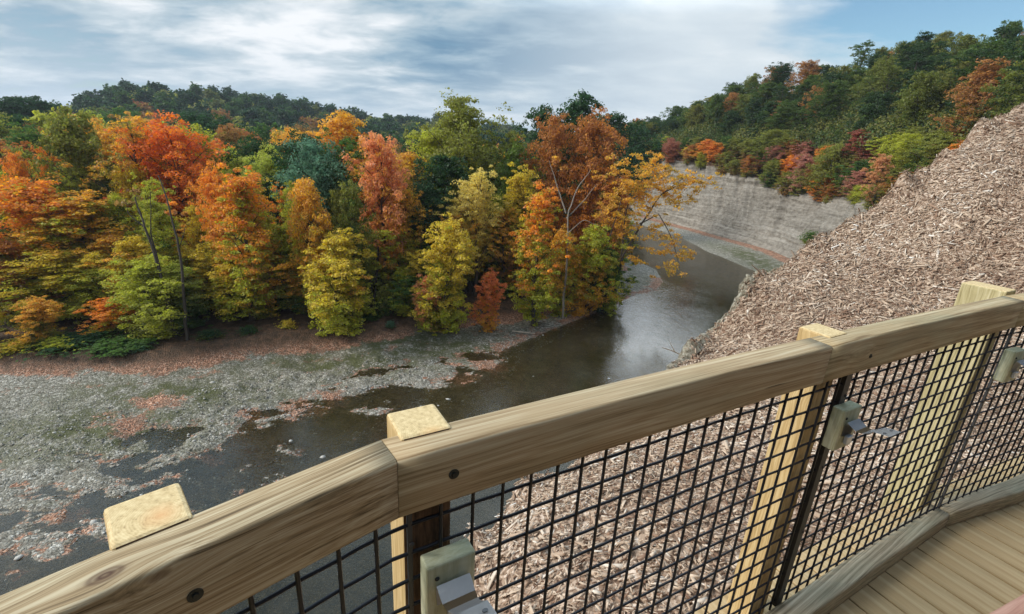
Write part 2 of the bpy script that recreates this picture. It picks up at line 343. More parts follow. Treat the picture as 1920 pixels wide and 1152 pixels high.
g = npobj('ground', GV, gridfaces(len(xs), len(ys)), M_GROUND, vattr={'leaf': litter.ravel(), 'green': greenm.ravel(), 'wet': wet.ravel(), 'wood': woodm.ravel()}, smooth=True)
tag(g, kind='structure')
# river water: same grid, where the bed lies below it
F = gridfaces(len(xs), len(ys)); hf = HH.ravel(); xf = XX.ravel(); yf = YY.ravel()
keep = (hf[F].min(1) < .03) & (np.abs(xf[F[:, 0]]) < 300) & (yf[F[:, 0]] < 620) & (yf[F[:, 0]] > -80)
F = F[keep]; u, inv = np.unique(F, return_inverse=True)
WV = np.stack([xf[u], yf[u], np.zeros(len(u))], -1)
w = npobj('river_water', WV, inv.reshape(-1, 4), M_WATER, vattr={'depth': np.clip(-hf[u], 0, 3)}, smooth=True); tag(w, kind='structure')

# stones lying on the gravel bar: nobody could count them
def ico():
    bm = bmesh.new(); bmesh.ops.create_icosphere(bm, subdivisions=1, radius=1)
    v = np.array([x.co[:] for x in bm.verts]); f = np.array([[x.index for x in y.verts] for y in bm.faces]); bm.free(); return v, f
IV, IF = ico()
def stones(P, size, name, mat, seed=1):
    r = np.random.default_rng(seed); k = len(P)
    sc = np.stack([size*r.uniform(.7, 1.3, k), size*r.uniform(.6, 1.1, k), size*r.uniform(.28, .6, k)], -1)
    an = r.uniform(0, 6.28, k); ca, sa = np.cos(an), np.sin(an)
    v = IV[None]*(1+r.uniform(-.25, .25, (k, len(IV), 1)))*sc[:, None]
    v = np.stack([v[..., 0]*ca[:, None]-v[..., 1]*sa[:, None], v[..., 0]*sa[:, None]+v[..., 1]*ca[:, None], v[..., 2]], -1)+P[:, None]
    f = IF[None]+(np.arange(k)*len(IV))[:, None, None]
    return npobj(name, v.reshape(-1, 3), f.reshape(-1, 3), mat, fattr={'rnd': np.repeat(r.random(k), len(IF))})
def mat_stone():
    m, n = MAT('river_stone'); r = n.attr('rnd'); P = n.node('ShaderNodeNewGeometry').outputs['Position']
    col = n.ramp(r, [(0.0, (.09, .085, .07)), (.3, (.24, .225, .195)), (.65, (.44, .42, .38)), (.90, (.68, .66, .61)), (1.0, (.50, .30, .20))])
    surf(n, princ(n, n.mix(n.math('MULTIPLY', n.noise(P, 9, 4, .7), .5), col, (.12, .11, .08, 1)), .85, spec=.2)); return m
M_STONE = mat_stone()
cand = np.stack([rng.uniform(-40, 10, 170000), rng.uniform(10, 58, 170000)], -1)
hh, ss, sr2, sf2 = height(cand[:, 0], cand[:, 1])
dens = fbm(cand[:, 0]*.3, cand[:, 1]*.3, 50); dcam = np.hypot(cand[:, 0], cand[:, 1])
ok = (sf2 < -3.2) & (ss > -3.5) & (hh > -.09) & (rng.random(len(cand)) < np.clip((dens-.33)*2.2, 0, 1)*np.clip(1.2-ss/14, .25, 1))
cand = cand[ok]; hh = hh[ok]
sz = .035+.075*rng.power(.5, len(cand))**1.6*rng.random(len(cand))
o = stones(np.column_stack([cand, hh]), sz, 'gravel_stones', M_STONE, 4); tag(o, kind='stuff')

# ------------------------------------------------------------------ far bank: shale cliff and wooded slope above it (one terrain)
cols = []
for px, py, run, zt, rrun, rz in ((900, 372, 12, 12, 60, 14), (1100, 384, 12, 13, 60, 14), (1200, 398, 17, 13.6, 60, 15), (1258, 414, 16, 14.6, 58, 16.5), (1310, 427, 16, 14.2, 58, 20), (1360, 441, 15, 13.2, 56, 24), (1410, 455, 15, 12.4, 55, 28), (1452, 468, 14, 11.4, 54, 31), (1530, 500, 12, 10.6, 52, 33), (1640, 548, 7.5, 10.8, 52, 34), (1790, 630, 7, 11.5, 50, 33), (2000, 760, 7, 12, 48, 32)):
    b = at_z(px, py, 1.0); cols.append([b, run, zt, rrun, rz])
BP = np.array([c_[0] for c_ in cols]); 
CT = [at_Y(*q) for q in ((900, 300, BP[0][1]+16), (1090, 302, BP[1][1]+16), (1190, 300, BP[2][1]+13), (1250, 293, BP[3][1]+12), (1322, 302, BP[4][1]+11), (1385, 318, BP[5][1]+10), (1445, 336, BP[6][1]+9), (1505, 356, BP[7][1]+7), (1595, 368, BP[8][1]+6), (1700, 366, BP[9][1]+5), (1860, 360, BP[10][1]+4), (2080, 350, BP[11][1]+3))]
RG = [at_Y(*q) for q in ((960, 262, 200), (1100, 258, 185), (1185, 250, 170), (1240, 236, 158), (1300, 186, 142), (1370, 158, 132), (1450, 130, 124), (1540, 98, 116), (1650, 76, 108), (1790, 56, 98), (1940, 40, 90), (2180, 20, 82))]
CT = np.array(CT); RG = np.array(RG); RG[:, 2] -= np.array([9, 9, 9, 9, 10, 10, 10.5, 11, 11, 11, 11, 11])
tang = np.gradient(BP[:, :2], axis=0); tang /= np.linalg.norm(tang, axis=1)[:, None]
nrm = np.stack([-tang[:, 1], tang[:, 0]], -1)          # away from the river
if (nrm[6] @ np.array([1., 1.])) < 0: nrm = -nrm
nrm = np.array([nrm[max(0, i-1):i+2].mean(0) for i in range(len(nrm))]); nrm /= np.linalg.norm(nrm, axis=1)[:, None]
NU = 520; tu = np.linspace(0, len(cols)-1, NU)
def ci(a): return np.interp(tu, np.arange(len(cols)), a)
bx, by = ci(BP[:, 0]), ci(BP[:, 1]); nx_, ny_ = ci(nrm[:, 0]), ci(nrm[:, 1]); nl = np.hypot(nx_, ny_); nx_ /= nl; ny_ /= nl
run = ci([c_[1] for c_ in cols]); zt = ci([c_[2] for c_ in cols]); rrun = ci([c_[3] for c_ in cols]); rz = ci([c_[4] for c_ in cols])
vv = np.concatenate([np.linspace(-.06, 1, 80), np.linspace(1, 2, 50)[1:], np.linspace(2, 3, 8)[1:]])
ct = np.stack([ci(CT[:, i]) for i in range(3)], -1); rg = np.stack([ci(RG[:, i]) for i in range(3)], -1)
def bank(ui, v):                                       # ui index along, v: 0 cliff base, 1 cliff top, 2 ridge, 3 behind
    v = np.asarray(v); c0 = np.stack([bx[ui], by[ui], np.full(np.shape(bx[ui]), .8)], -1); c1 = ct[ui]; c2 = rg[ui]; V1 = v[..., None]
    w2 = (1-(1-np.clip(V1-1, 0, 1))**1.0)
    p = np.where(V1 < 1, c0+(c1-c0)*V1, np.where(V1 < 2, c1+(c2-c1)*w2, c2+(V1-2)*np.stack([nx_[ui]*90, ny_[ui]*90, np.full(np.shape(bx[ui]), -6.)], -1)))
    z = p[..., 2]
    gul = ((fbm(tu[ui]*6, v*1.2, 71, 4)-.5)*2.8-1.1*np.abs(fbm(tu[ui]*16+v*.8, v*.5, 72, 3)-.5))*sstep(v, .05, .4)*(1-sstep(v, 1.0, 1.3))+(fbm(tu[ui]*2.2, v*3, 75, 4)-.5)*6*sstep(v, 1.05, 1.3)
    ter = .85*(fbm(z*2.0, bx[ui]*.04+by[ui]*.03, 12, 5, .75)-.5)*sstep(v, 0, .1)*(1-sstep(v, .9, 1.1))
    return np.stack([p[..., 0]+nx_[ui]*(gul+ter), p[..., 1]+ny_[ui]*(gul+ter), z+.5*(fbm(bx[ui]*.3+v*9, by[ui]*.3, 77)-.5)*(v > .1)], -1)
UI, VV = np.meshgrid(np.arange(NU), vv)
BV = bank(UI, VV)
vegm = sstep(VV, .86, 1.05)
cl = npobj('cliff', BV.reshape(-1, 3), gridfaces(NU, len(vv)), M_CLIFF, vattr={'veg': vegm.ravel()}, smooth=True); tag(cl, kind='structure')

# ------------------------------------------------------------------ near bank with mulch
CR = [PL(820, 1400, 2.2), PL(860, 1152, 2.35), PL(880, 1010, 2.45), PL(1000, 900, 2.5), PL(1120, 800, 2.55), PL(1245, 700, 2.6), PL(1330, 622, 2.6)]
CRz = [2.2, 2.35, 2.45, 2.5, 2.55, 2.6, 2.6]
for px, py, Yd in ((1392, 560, 7.1), (1402, 522, 7.6), (1480, 482, 7.9), (1560, 434, 8.1), (1680, 352, 8.3), (1745, 300, 8.6), (1800, 262, 9.0), (1850, 232, 9.2), (1925, 188, 9.4), (2100, 110, 9.6)):
    p = at_Y(px, py, Yd); CR.append(p[:2]); CRz.append(CAMZ-p[2])
CRz = np.array(CRz)
ctl = [(CR[i][0], CR[i][1], CRz[i]) for i in range(len(CR))]
for x, y, dd in ((.2, 1.05, 2.0), (1.0, 1.6, 1.95), (1.9, 2.15, 1.88), (2.9, 2.6, 1.82), (4.2, 3.1, 1.82), (5.4, 3.4, 1.80), (6.9, 4.2, 1.35), (9, 5.5, .45), (-.3, .3, 2.0), (1.2, .3, 2.1), (4, .5, 2.0), (8, 1, 1.6), (3.6, 4.6, 1.95), (5.5, 6.4, 1.55)):
    ctl.append((x, y, dd))
ctl = np.array(ctl)
def tps(r): return np.where(r > 0, r*r*np.log(r+1e-9), 0)
Kc = tps(np.hypot(ctl[:, None, 0]-ctl[None, :, 0], ctl[:, None, 1]-ctl[None, :, 1]))+np.eye(len(ctl))*.05
Pm = np.column_stack([np.ones(len(ctl)), ctl[:, :2]])
A_ = np.block([[Kc, Pm], [Pm.T, np.zeros((3, 3))]]); sol = np.linalg.solve(A_, np.concatenate([ctl[:, 2], np.zeros(3)]))
CRP = CR+[np.array((30., 12.)), np.array((30., -4.)), np.array((-.4, -4.))]
def mulch_z(X, Y, rough=True):
    X = np.asarray(X, float); Y = np.asarray(Y, float); sh = X.shape; x = X.ravel(); y = Y.ravel()
    dd = tps(np.hypot(x[:, None]-ctl[None, :, 0], y[:, None]-ctl[None, :, 1])) @ sol[:-3]+sol[-3]+sol[-2]*x+sol[-1]*y
    dist, par = pdist(x, y, CR); ins = inpoly(x, y, CRP)
    cz = np.interp(par, np.arange(len(CR)), CRz)
    wob = .10*(fbm(x*1.5, y*1.5, 91)-.5)
    far = cz+dist*4.0+wob
    tt = sstep(dist, 0, .35)
    dep = np.where(ins, dd+(fbm(x*1.1, y*1.1, 88)-.5)*.30+(fbm(x*5, y*5, 89)-.5)*.05, far)
    czl = cz+.75*(fbm(par*1.7, par*0, 93, 5, .62)-.5)+.12*(fbm(x*6, y*6, 95)-.5)
    dep = np.where(ins, dep*tt+(czl+.02)*(1-tt), czl+dist*4.0+wob)
    return (CAMZ-dep).reshape(sh), np.where(ins, dist, -dist).reshape(sh)
mx_, my_ = np.meshgrid(np.concatenate([np.arange(-9, -1, .4), np.arange(-1, 14, .07), np.arange(14, 30, .8)]), np.concatenate([np.arange(-4, 0, .4), np.arange(0, 12, .07), np.arange(12, 27, .4)]))
mz, mins = mulch_z(mx_, my_); mz = np.maximum(mz, -1.5)
mu = npobj('mulch_slope', np.stack([mx_, my_, mz], -1).reshape(-1, 3), gridfaces(mx_.shape[1], mx_.shape[0]), M_MULCH, smooth=True); tag(mu, kind='structure')
def chips(P, N, L, Wd, Th, name, mat, seed, flat=.5, var=0.0):
    r = np.random.default_rng(seed); k = len(P)
    t = r.normal(size=(k, 3)); t -= N*(t*N).sum(1)[:, None]*.85; t /= np.linalg.norm(t, axis=1)[:, None]
    u_ = N+r.normal(size=(k, 3))*flat; u_ -= t*(t*u_).sum(1)[:, None]; u_ /= np.linalg.norm(u_, axis=1)[:, None]
    b = np.cross(t, u_)
    tap = r.uniform(.35, 1, k)[:, None]
    def pt(a, c_, e, tp=1.0): return P+t*(L*a)[:, None]+b*(Wd*c_)[:, None]*tp+u_*(Th*e)[:, None]
    v = np.stack([pt(-.5, -.5, 0, tap), pt(.5, -.5, 0), pt(.5, .5, 0), pt(-.5, .5, 0, tap), pt(-.5, -.5, 1, tap), pt(.5, -.5, 1), pt(.5, .5, 1), pt(-.5, .5, 1, tap)], 1)
    f = np.array([[4, 5, 6, 7], [0, 1, 5, 4], [1, 2, 6, 5], [2, 3, 7, 6], [3, 0, 4, 7]])
    f = f[None]+(np.arange(k)*8)[:, None, None]
    cr = np.clip(r.beta(2.1, 2.3, k)+r.normal(0, .04, k)+var, 0, 1)
    return npobj(name, v.reshape(-1, 3), f.reshape(-1, 4), mat, fattr={'rnd': np.repeat(cr, 5)})
cx = rng.uniform(-.6, 14, 520000); cy = rng.uniform(.3, 11.5, 520000)
inside = inpoly(cx, cy, CRP); dc, _ = pdist(cx, cy, CR); ang = np.degrees(np.arctan2(cx, cy)); dd_ = np.hypot(cx, cy)
okk = (inside | (dc < .22)) & (ang < 54) & (rng.random(len(cx)) < np.clip(6.0/dd_, .35, 1))
cx, cy = cx[okk], cy[okk]
if len(cx) > 190000: cx, cy = cx[:190000], cy[:190000]
cz_, _ = mulch_z(cx, cy); ez, _ = mulch_z(cx+.08, cy); fz, _ = mulch_z(cx, cy+.08)
Nn = np.stack([-(ez-cz_)/.08, -(fz-cz_)/.08, np.ones(len(cx))], -1); Nn /= np.linalg.norm(Nn, axis=1)[:, None]
Lc = .015+.050*rng.random(len(cx))**1.9+.16*(rng.random(len(cx)) < .025)*rng.random(len(cx)); Lc *= np.clip(np.hypot(cx, cy)/6, .85, 1.35)
Wc = Lc*rng.uniform(.10, .38, len(cx)).clip(0, 1); Wc = np.minimum(Wc, .028)
ch = chips(np.column_stack([cx, cy, cz_+rng.uniform(-.006, .028, len(cx))]), Nn, Lc, Wc, .002+.004*rng.random(len(cx)), 'wood_chips', M_CHIP, 5, .55, (fbm(cx*.8, cy*.8, 301, 4)-.5)*.55-.02)
tag(ch, kind='stuff')
# grey erosion blanket showing along the lip of the bank
def mat_blanket():
    m, n = MAT('erosion_fabric'); P = n.node('ShaderNodeNewGeometry').outputs['Position']
    f = n.noise(P, 14, 6, .75)
    surf(n, princ(n, n.ramp(f, [(.35, (.07, .055, .035)), (.5, (.24, .21, .155)), (.66, (.48, .46, .38))]), .95, n.bump(f, 1.0, .04), spec=.1)); return m
bl = []; tt_ = np.linspace(4.3, 8.6, 110)
cxp = np.array([c_[0] for c_ in CR]); cyp = np.array([c_[1] for c_ in CR])
kk = np.arange(len(CR)); cxs, cys, czs = np.interp(tt_, kk, cxp), np.interp(tt_, kk, cyp), np.interp(tt_, kk, CRz)
czs = czs+.75*(fbm(tt_*1.7, tt_*0, 93, 5, .62)-.5)
gx, gy = np.gradient(cxs), np.gradient(cys); gl_ = np.hypot(gx, gy); ox, oy = -gy/gl_, gx/gl_
for j, (o_, dz) in enumerate(((-.13, -.06), (-.05, .0), (.0, .012), (.03, -.02), (.055, -.08), (.075, -.16), (.09, -.26))):
    w_ = .16*(fbm(tt_*9, np.full_like(tt_, j*.6), 41, 5, .7)-.5)
    bl.append(np.stack([cxs+ox*(o_+w_), cys+oy*(o_+w_), CAMZ-czs+dz+w_*.6], -1))
bl = np.array(bl)
eb = npobj('erosion_blanket', bl.reshape(-1, 3), gridfaces(110, len(bl)), mat_blanket(), smooth=True)
tag(eb, 'ragged grey erosion fabric showing along the lip of the mulch bank above the river', 'erosion fabric')

# unseen bank added behind the camera: it keeps the low sky off the inner faces of the railing
hx, hy = np.meshgrid(np.linspace(-34, 60, 95), np.linspace(-40, -2.6, 60))
hzz = 14.1+np.minimum((-2.6-hy)*1.0, 15)*(.35+.65*sstep(hx, -26, -4))+1.2*(fbm(hx*.3, hy*.3, 501)-.5)
bk_ = npobj('unseen_bank', np.stack([hx, hy, hzz], -1).reshape(-1, 3), gridfaces(95, 60), M_CLIFF, vattr={'veg': np.ones(hx.size)}, smooth=True); tag(bk_, kind='structure')

# ------------------------------------------------------------------ sticks and splinters
def tube_np(pts, rad, k=6):
    pts = np.asarray(pts, float); T = np.gradient(pts, axis=0); T /= np.linalg.norm(T, axis=1)[:, None]+1e-12
    ref = np.array([0, 0, 1.]) if abs(T[:, 2]).mean() < .8 else np.array([1., 0, 0])
    A = np.cross(T, ref); A /= np.linalg.norm(A, axis=1)[:, None]+1e-12; B = np.cross(T, A)
    th = np.arange(k)*2*np.pi/k; rad = np.broadcast_to(np.asarray(rad, float), (len(pts),))
    V = pts[:, None]+rad[:, None, None]*(np.cos(th)[None, :, None]*A[:, None]+np.sin(th)[None, :, None]*B[:, None])
    V = V.reshape(-1, 3); F = []
    i = np.arange(k); j = (i+1) % k
    for s in range(len(pts)-1): F.append(np.stack([s*k+i, s*k+j, (s+1)*k+j, (s+1)*k+i], -1))
    return V, np.concatenate(F)
class Acc:
    def __init__(s): s.V = []; s.F = []; s.n = 0; s.m = []
    def add(s, V, F, mi=0): s.V.append(V); s.F.append(np.asarray(F)+s.n); s.n += len(V); s.m.append(np.full(len(F), mi))
    def tube(s, pts, rad, k=6, mi=0): s.add(*tube_np(pts, rad, k), mi)
    def obj(s, name, mats, parent=None, smooth=True): return npobj(name, np.concatenate(s.V), np.concatenate(s.F), mats, parent, smooth=smooth, midx=np.concatenate(s.m))
def mat_plain(name, a, b, rough=.7, metal=0.0, sc=8.0, spec=.5, stretch=(1, 1, 1), bumpd=.003):
    m, n = MAT(name); ob = n.node('ShaderNodeTexCoord').outputs['Object']
    f = n.noise(n.mapping(ob, stretch), sc, 5, .65)
    surf(n, princ(n, n.mix(f, tuple(a)+(1,), tuple(b)+(1,)), rough, n.bump(f, .4, bumpd), metal, spec)); return m
M_STICK = mat_plain('bare_stick', (.33, .25, .18), (.58, .48, .38), .8, sc=30)
def stick(pa, pb, r, label, bend=.05, fork=False):
    pa, pb = np.array(pa), np.array(pb); t = np.linspace(0, 1, 7)[:, None]; L = np.linalg.norm(pb-pa)
    pts = pa*(1-t)+pb*t; pts[:, 2] += bend*L*np.sin(t[:, 0]*3.1); pts[:, 0] += bend*L*.5*np.sin(t[:, 0]*5)
    A = Acc(); c0 = pts[0].copy(); pts = pts-c0
    A.tube(pts, np.linspace(r, r*.45, 7), 6)
    if fork:
        q = pts[3]; A.tube(np.array([q, q+(pts[5]-pts[3])*.5+np.array([0, 0, .18*L]), q+(pts[6]-pts[3])*.7+np.array([0.02, 0, .32*L])]), [r*.6, r*.4, r*.2], 5)
    o = A.obj('stick', M_STICK); o.location = c0; tag(o, label, 'stick', 'loose sticks on and around the bank'); return o
def on_m(x, y, dz=.02): z, _ = mulch_z(np.array([x]), np.array([y])); return np.array([x, y, float(z[0])+dz])
p = at_Y(1432, 520, 7.6); q = at_Y(1410, 497, 7.3); stick(p, q, .016, 'short pale stick jutting from the top of the mulch lip against the far beach', .02)
p = at_Y(1490, 482, 7.8); q = at_Y(1484, 470, 7.8); stick(p, q, .022, 'stubby white splinter standing up on the mulch crest below the cliff', .02)
p = at_Y(1285, 672, 6.6); q = at_Y(1243, 652, 6.5); stick(p, q, .012, 'thin forked twig reaching from the mulch edge over the river', .04, True)
p = at_Y(1395, 565, 7.2); q = at_Y(1378, 560, 7.1); stick(p, q, .010, 'small twig poking sideways out of the grey fabric lip', .04)
for (x, y), (dx, dy), r, lb in (((5.2, 5.2), (.34, -.05), .012, 'long straight pale stick lying on the upper mulch slope'), ((4.15, 6.3), (.22, .05), .010, 'slim dark edged stick lying near the lip of the mulch'),
        ((5.9, 4.3), (.5, .1), .012, 'curved stick lying on the mulch behind the right hand posts'), ((3.3, 4.0), (.22, -.09), .012, 'short stick lying on the mulch just above the top rail'), ((2.9, 3.1), (-.02, .3), .018, 'pale split stick lying on the mulch seen through the wire mesh'),):
    stick(on_m(x, y), on_m(x+dx, y+dy), r, lb, .03)
for x, y, a, L, r, lb in ((3.6, 3.7, .5, .30, .016, 'broad white splinter on the mulch above the middle post'), (2.2, 3.3, 1.6, .26, .017, 'upright looking white splinter seen through the mesh of the middle bay'), (2.55, 2.9, -.9, .20, .014, 'blond slab of wood seen low through the mesh of the middle bay'),
        (4.3, 5.1, 1.2, .24, .015, 'white splinter on the mid slope under the lip of the mulch'), (4.7, 5.6, 2.2, .18, .016, 'short thick white splinter high on the mulch beside the lip'), (6.8, 5.6, .1, .55, .013, 'long crooked branch lying on the upper right of the mulch slope'), (6.2, 5.1, -.5, .30, .012, 'bent brown stick below the long crooked branch'),
        (4.9, 4.2, .2, .42, .011, 'thin branch lying level behind the middle and right posts'), (8.2, 7.0, .4, .5, .014, 'faint pale branch near the top of the mulch skyline'), (5.4, 6.4, 1.9, .22, .014, 'pale splinter leaning on the upper edge of the mulch')):
    stick(on_m(x, y, .012), on_m(x+L*math.cos(a), y+L*math.sin(a), .035), r, lb, .04)
p = at_z(1105, 582, .12); q = at_z(1128, 574, .18); stick(p, q, .07, 'grey driftwood log on the muddy waterline beside the trees', .02)
p = at_z(960, 621, .3); q = at_z(1003, 626, .3); stick(p, q, .05, 'thin pale driftwood pole lying on the gravel bar near the trees', .01)

# ------------------------------------------------------------------ boardwalk railing
def mat_wood(name, c_dark, c_mid, c_light, grain=(1.2, 26, 26), knots=(), rings=None, green=0.0, contrast=1.0, cracks=0.0, fine=1.0):
    m, n = MAT(name); ob = n.node('ShaderNodeTexCoord').outputs['Object']
    warp = n.noise(n.mapping(ob, (1.3, 5, 5)), 1.0, 3, .5)
    vec = n.vmath('ADD', ob, n.comb(0.0, n.math('MULTIPLY', n.math('SUBTRACT', warp, .5), .03), n.math('MULTIPLY', n.math('SUBTRACT', warp, .5), .03)))
    kmask = None
    for kx, ky, kz, kr in knots:
        dv = n.vmath('MULTIPLY', n.vmath('SUBTRACT', ob, n.comb(kx, ky, kz)), n.comb(.55, 1.0, 1.0))
        dl = n.vmath('LENGTH', dv)
        pull = n.math('EXPONENT', n.math('MULTIPLY', n.math('MULTIPLY', dl, dl), -1/(kr*2.6)**2))
        vec = n.vmath('ADD', vec, n.vmath('SCALE', dv, n.math('MULTIPLY', pull, -.75)))
        mk = n.math('MULTIPLY', n.ramp(dl, [(kr*.55, 1.0), (kr*1.0, .0)]), n.ramp(n.math('FRACT', n.math('MULTIPLY', dl, 160)), [(0, .55), (.5, 1.0), (1, .6)]))
        kmask = mk if kmask is None else n.math('MAXIMUM', kmask, mk)
    gv = n.mapping(vec, (grain[0], grain[1]*1.7, grain[2]*1.7))
    g1 = n.noise(gv, 2.0, 4, .6); g2 = n.noise(n.mapping(vec, (grain[0]*2.2, grain[1]*4.2, grain[2]*4.2)), 2.2, 4, .65)
    xyz_ = n.sep(vec)
    f = n.math('ADD', n.math('MULTIPLY', g1, .6), n.math('MULTIPLY', g2, .4*fine))
    f = n.math('ADD', n.math('MULTIPLY', n.math('SUBTRACT', f, .5), contrast*1.2), .5)
    col = n.ramp(f, [(.26, c_dark), (.48, c_mid), (.70, c_light)])
    blot = n.noise(n.mapping(ob, (1.5, 6, 6)), 1.6, 4, .6)
    col = n.mix(n.math('MULTIPLY', n.ramp(blot, [(.45, 0.0), (.75, 1.0)]), green), col, (.30, .36, .25, 1))
    col = n.mix(n.math('MULTIPLY', n.ramp(n.noise(n.mapping(ob, (2, 9, 9)), 1.1, 5, .65), [(.55, 0.0), (.8, 1.0)]), .35), col, tuple(x*.55 for x in c_mid)+(1,))
    if cracks:
        cr = n.ramp(n.noise(n.mapping(ob, (2.2, 90, 90), (.3, 0, 0)), 1.0, 2, .5), [(.735, 0.0), (.76, 1.0)])
        col = n.mix(n.math('MULTIPLY', cr, cracks), col, (.035, .022, .012, 1))
    if kmask is not None: col = n.mix(kmask, col, (.075, .035, .018, 1))
    hb = f
    if rings is not None:
        rx, ry, rc = rings
        p2 = n.vmath('MULTIPLY', n.vmath('SUBTRACT', ob, n.comb(rx, ry, 0.0)), n.comb(1.0, 1.0, 0.0))
        dl = n.math('ADD', n.vmath('LENGTH', p2), n.math('MULTIPLY', n.noise(ob, 22, 3, .6), .016))
        rg = n.math('SINE', n.math('MULTIPLY', dl, 1900.0))
        fb = n.noise(ob, 90, 4, .7)
        end = n.ramp(n.math('ADD', n.math('MULTIPLY', rg, .045), n.math('ADD', fb, 0.0)), [(.26, (.30, .21, .10)), (.44, (.54, .40, .20)), (.66, (.68, .54, .30))])
        heart = n.math('MULTIPLY', n.ramp(dl, [(.006, 1.0), (.036, 0.0)]), .85)
        end = n.mix(heart, end, rc+(1,))
        up = n.ramp(n.math('ABSOLUTE', n.sep(n.node('ShaderNodeTexCoord').outputs['Normal'])[2]), [(.6, 0.0), (.75, 1.0)])
        col = n.mix(up, col, end); hb = n.math('ADD', n.math('MULTIPLY', f, .3), fb)
    surf(n, princ(n, col, .72, n.bump(hb, .35, .0016), spec=.3)); return m
def box_bm(sx, sy, sz, bev=.004, seg=2, cent=(0, 0, 0), cuts=0, only=None):
    bm = bmesh.new(); bmesh.ops.create_cube(bm, size=1); bmesh.ops.scale(bm, verts=bm.verts, vec=(sx, sy, sz)); bmesh.ops.translate(bm, verts=bm.verts, vec=cent)
    if bev: bmesh.ops.bevel(bm, geom=list(bm.edges), offset=bev, segments=seg, profile=.5, affect='EDGES')
    return bm
YEL = ((.30, .19, .075), (.50, .35, .16), (.62, .48, .26))
TAN = ((.15, .115, .062), (.36, .30, .185), (.50, .44, .31))
ZR = CAMZ-.51                                          # top of the top rail
NEAR0 = PL(-260, 1275, .51)
front = [np.array(p) for p in ((-.62, .215), (-.459, .377), (-.354, .486), (-.176, .668), (.435, 1.013), (.935, 1.294), (1.46, 1.572), (2.125, 1.936), (3.6, 2.70))]
# smooth rail centre line: RW wide, front edge = camera side
RW = .075
def offs(pts, o_):
    pts = np.asarray(pts); T = np.gradient(pts, axis=0); T /= np.linalg.norm(T, axis=1)[:, None]; return pts+np.stack([-T[:, 1], T[:, 0]], -1)*o_
J1f, J2f = np.array((-.176, .668)), np.array((.935, 1.294))
def seg_curve(a, b, sag, k=18, a_ext=0):
    t = np.linspace(0, 1, k)[:, None]; d = b-a; nn = np.array((-d[1], d[0])); return a+d*t+nn*(sag*4*t*(1-t))
segs = [seg_curve(np.array((-.80, .02)), J1f, .014), seg_curve(J1f, J2f, .006), seg_curve(J2f, np.array((2.125, 1.930)), .004), seg_curve(np.array((2.125, 1.930)), np.array((5.4, 3.36)), .004)]
railing = empty('wooden_railing', (.9, 1.3, CAMZ-1.71))
tag(railing, 'curved pale wooden railing with black wire mesh running along the edge of the boardwalk', 'railing')
def rail_prof(w_, h_, r_=.007, ks=4):                  # rounded-rectangle profile (across, up)
    P_ = []
    for cx_, cy_, a0 in ((w_-r_, h_-r_, 0), (r_, h_-r_, 90), (r_, r_, 180), (w_-r_, r_, 270)):
        for q_ in np.linspace(0, 90, ks): a = math.radians(a0+q_); P_.append((cx_+r_*math.cos(a), cy_+r_*math.sin(a)))
    return np.array(P_)
def sweep(line, w_, h_, ztop, name, mat, parent, mitre=(None, None), r_=.007, gap=.0006):
    # object-space x runs along the length so that the grain follows it; sweep goes along LINE (its camera-side edge)
    line = np.asarray(line); prof = rail_prof(w_, h_, r_); k = len(prof); T = np.gradient(line, axis=0); T /= np.linalg.norm(T, axis=1)[:, None]
    Nn_ = np.stack([-T[:, 1], T[:, 0]], -1)
    d0 = line[-1]-line[0]; L = np.linalg.norm(d0); ux = d0/L; uy = np.array((-ux[1], ux[0]))
    V = []
    for i in range(len(line)):
        nn = Nn_[i]
        if i == 0 and mitre[0] is not None: nn = mitre[0]
        if i == len(line)-1 and mitre[1] is not None: nn = mitre[1]
        base = line[i]+(T[i]*gap if i == 0 else (-T[i]*gap if i == len(line)-1 else 0))
        for (a, z) in prof:
            p = base+nn*a-line[0]; V.append((p@ux, p@uy, z-h_))
    V = np.array(V); F_ = []
    i = np.arange(k); j = (i+1) % k
    for s in range(len(line)-1): F_ += [(s*k+a, s*k+b, (s+1)*k+b, (s+1)*k+a) for a, b in zip(i, j)]
    bm = bmesh.new(); vs = [bm.verts.new(v) for v in V]
    for f in F_: bm.faces.new([vs[q] for q in f])
    bm.faces.new([vs[q] for q in range(k)]); bm.faces.new([vs[(len(line)-1)*k+q] for q in range(k)])
    M_ = Matrix(((ux[0], uy[0], 0, line[0][0]), (ux[1], uy[1], 0, line[0][1]), (0, 0, 1, ztop), (0, 0, 0, 1)))
    o = bmobj(name, bm, mat, parent, smooth=True); o.matrix_world = M_
    if parent is not None: o.matrix_local = parent_inv(parent) @ M_
    for p in o.data.polygons:
        if len(p.vertices) > 4: p.use_smooth = False
    return o
def parent_inv(p):
    chain = Matrix()
    while p is not None:
        chain = chain @ Matrix(p.matrix_basis.inverted()) if False else Matrix(p.matrix_basis).inverted() if p.parent is None else Matrix(p.matrix_basis).inverted() @ parent_inv(p.parent)
        break
    return chain
def bis(a, b):                                          # mitre direction between two lines meeting at a joint
    ta = a[-1]-a[-2]; tb = b[1]-b[0]; ta /= np.linalg.norm(ta); tb /= np.linalg.norm(tb); t = ta+tb; t /= np.linalg.norm(t); nn = np.array((-t[1], t[0])); return nn/(nn@np.array((-ta[1], ta[0])))
RH = .122
mit = [bis(segs[i], segs[i+1]) for i in range(3)]
L0 = np.linalg.norm(segs[0][-1]-segs[0][0])
kA = PL(200, 1090, .51)-segs[0][0]; u0 = (segs[0][-1]-segs[0][0])/L0
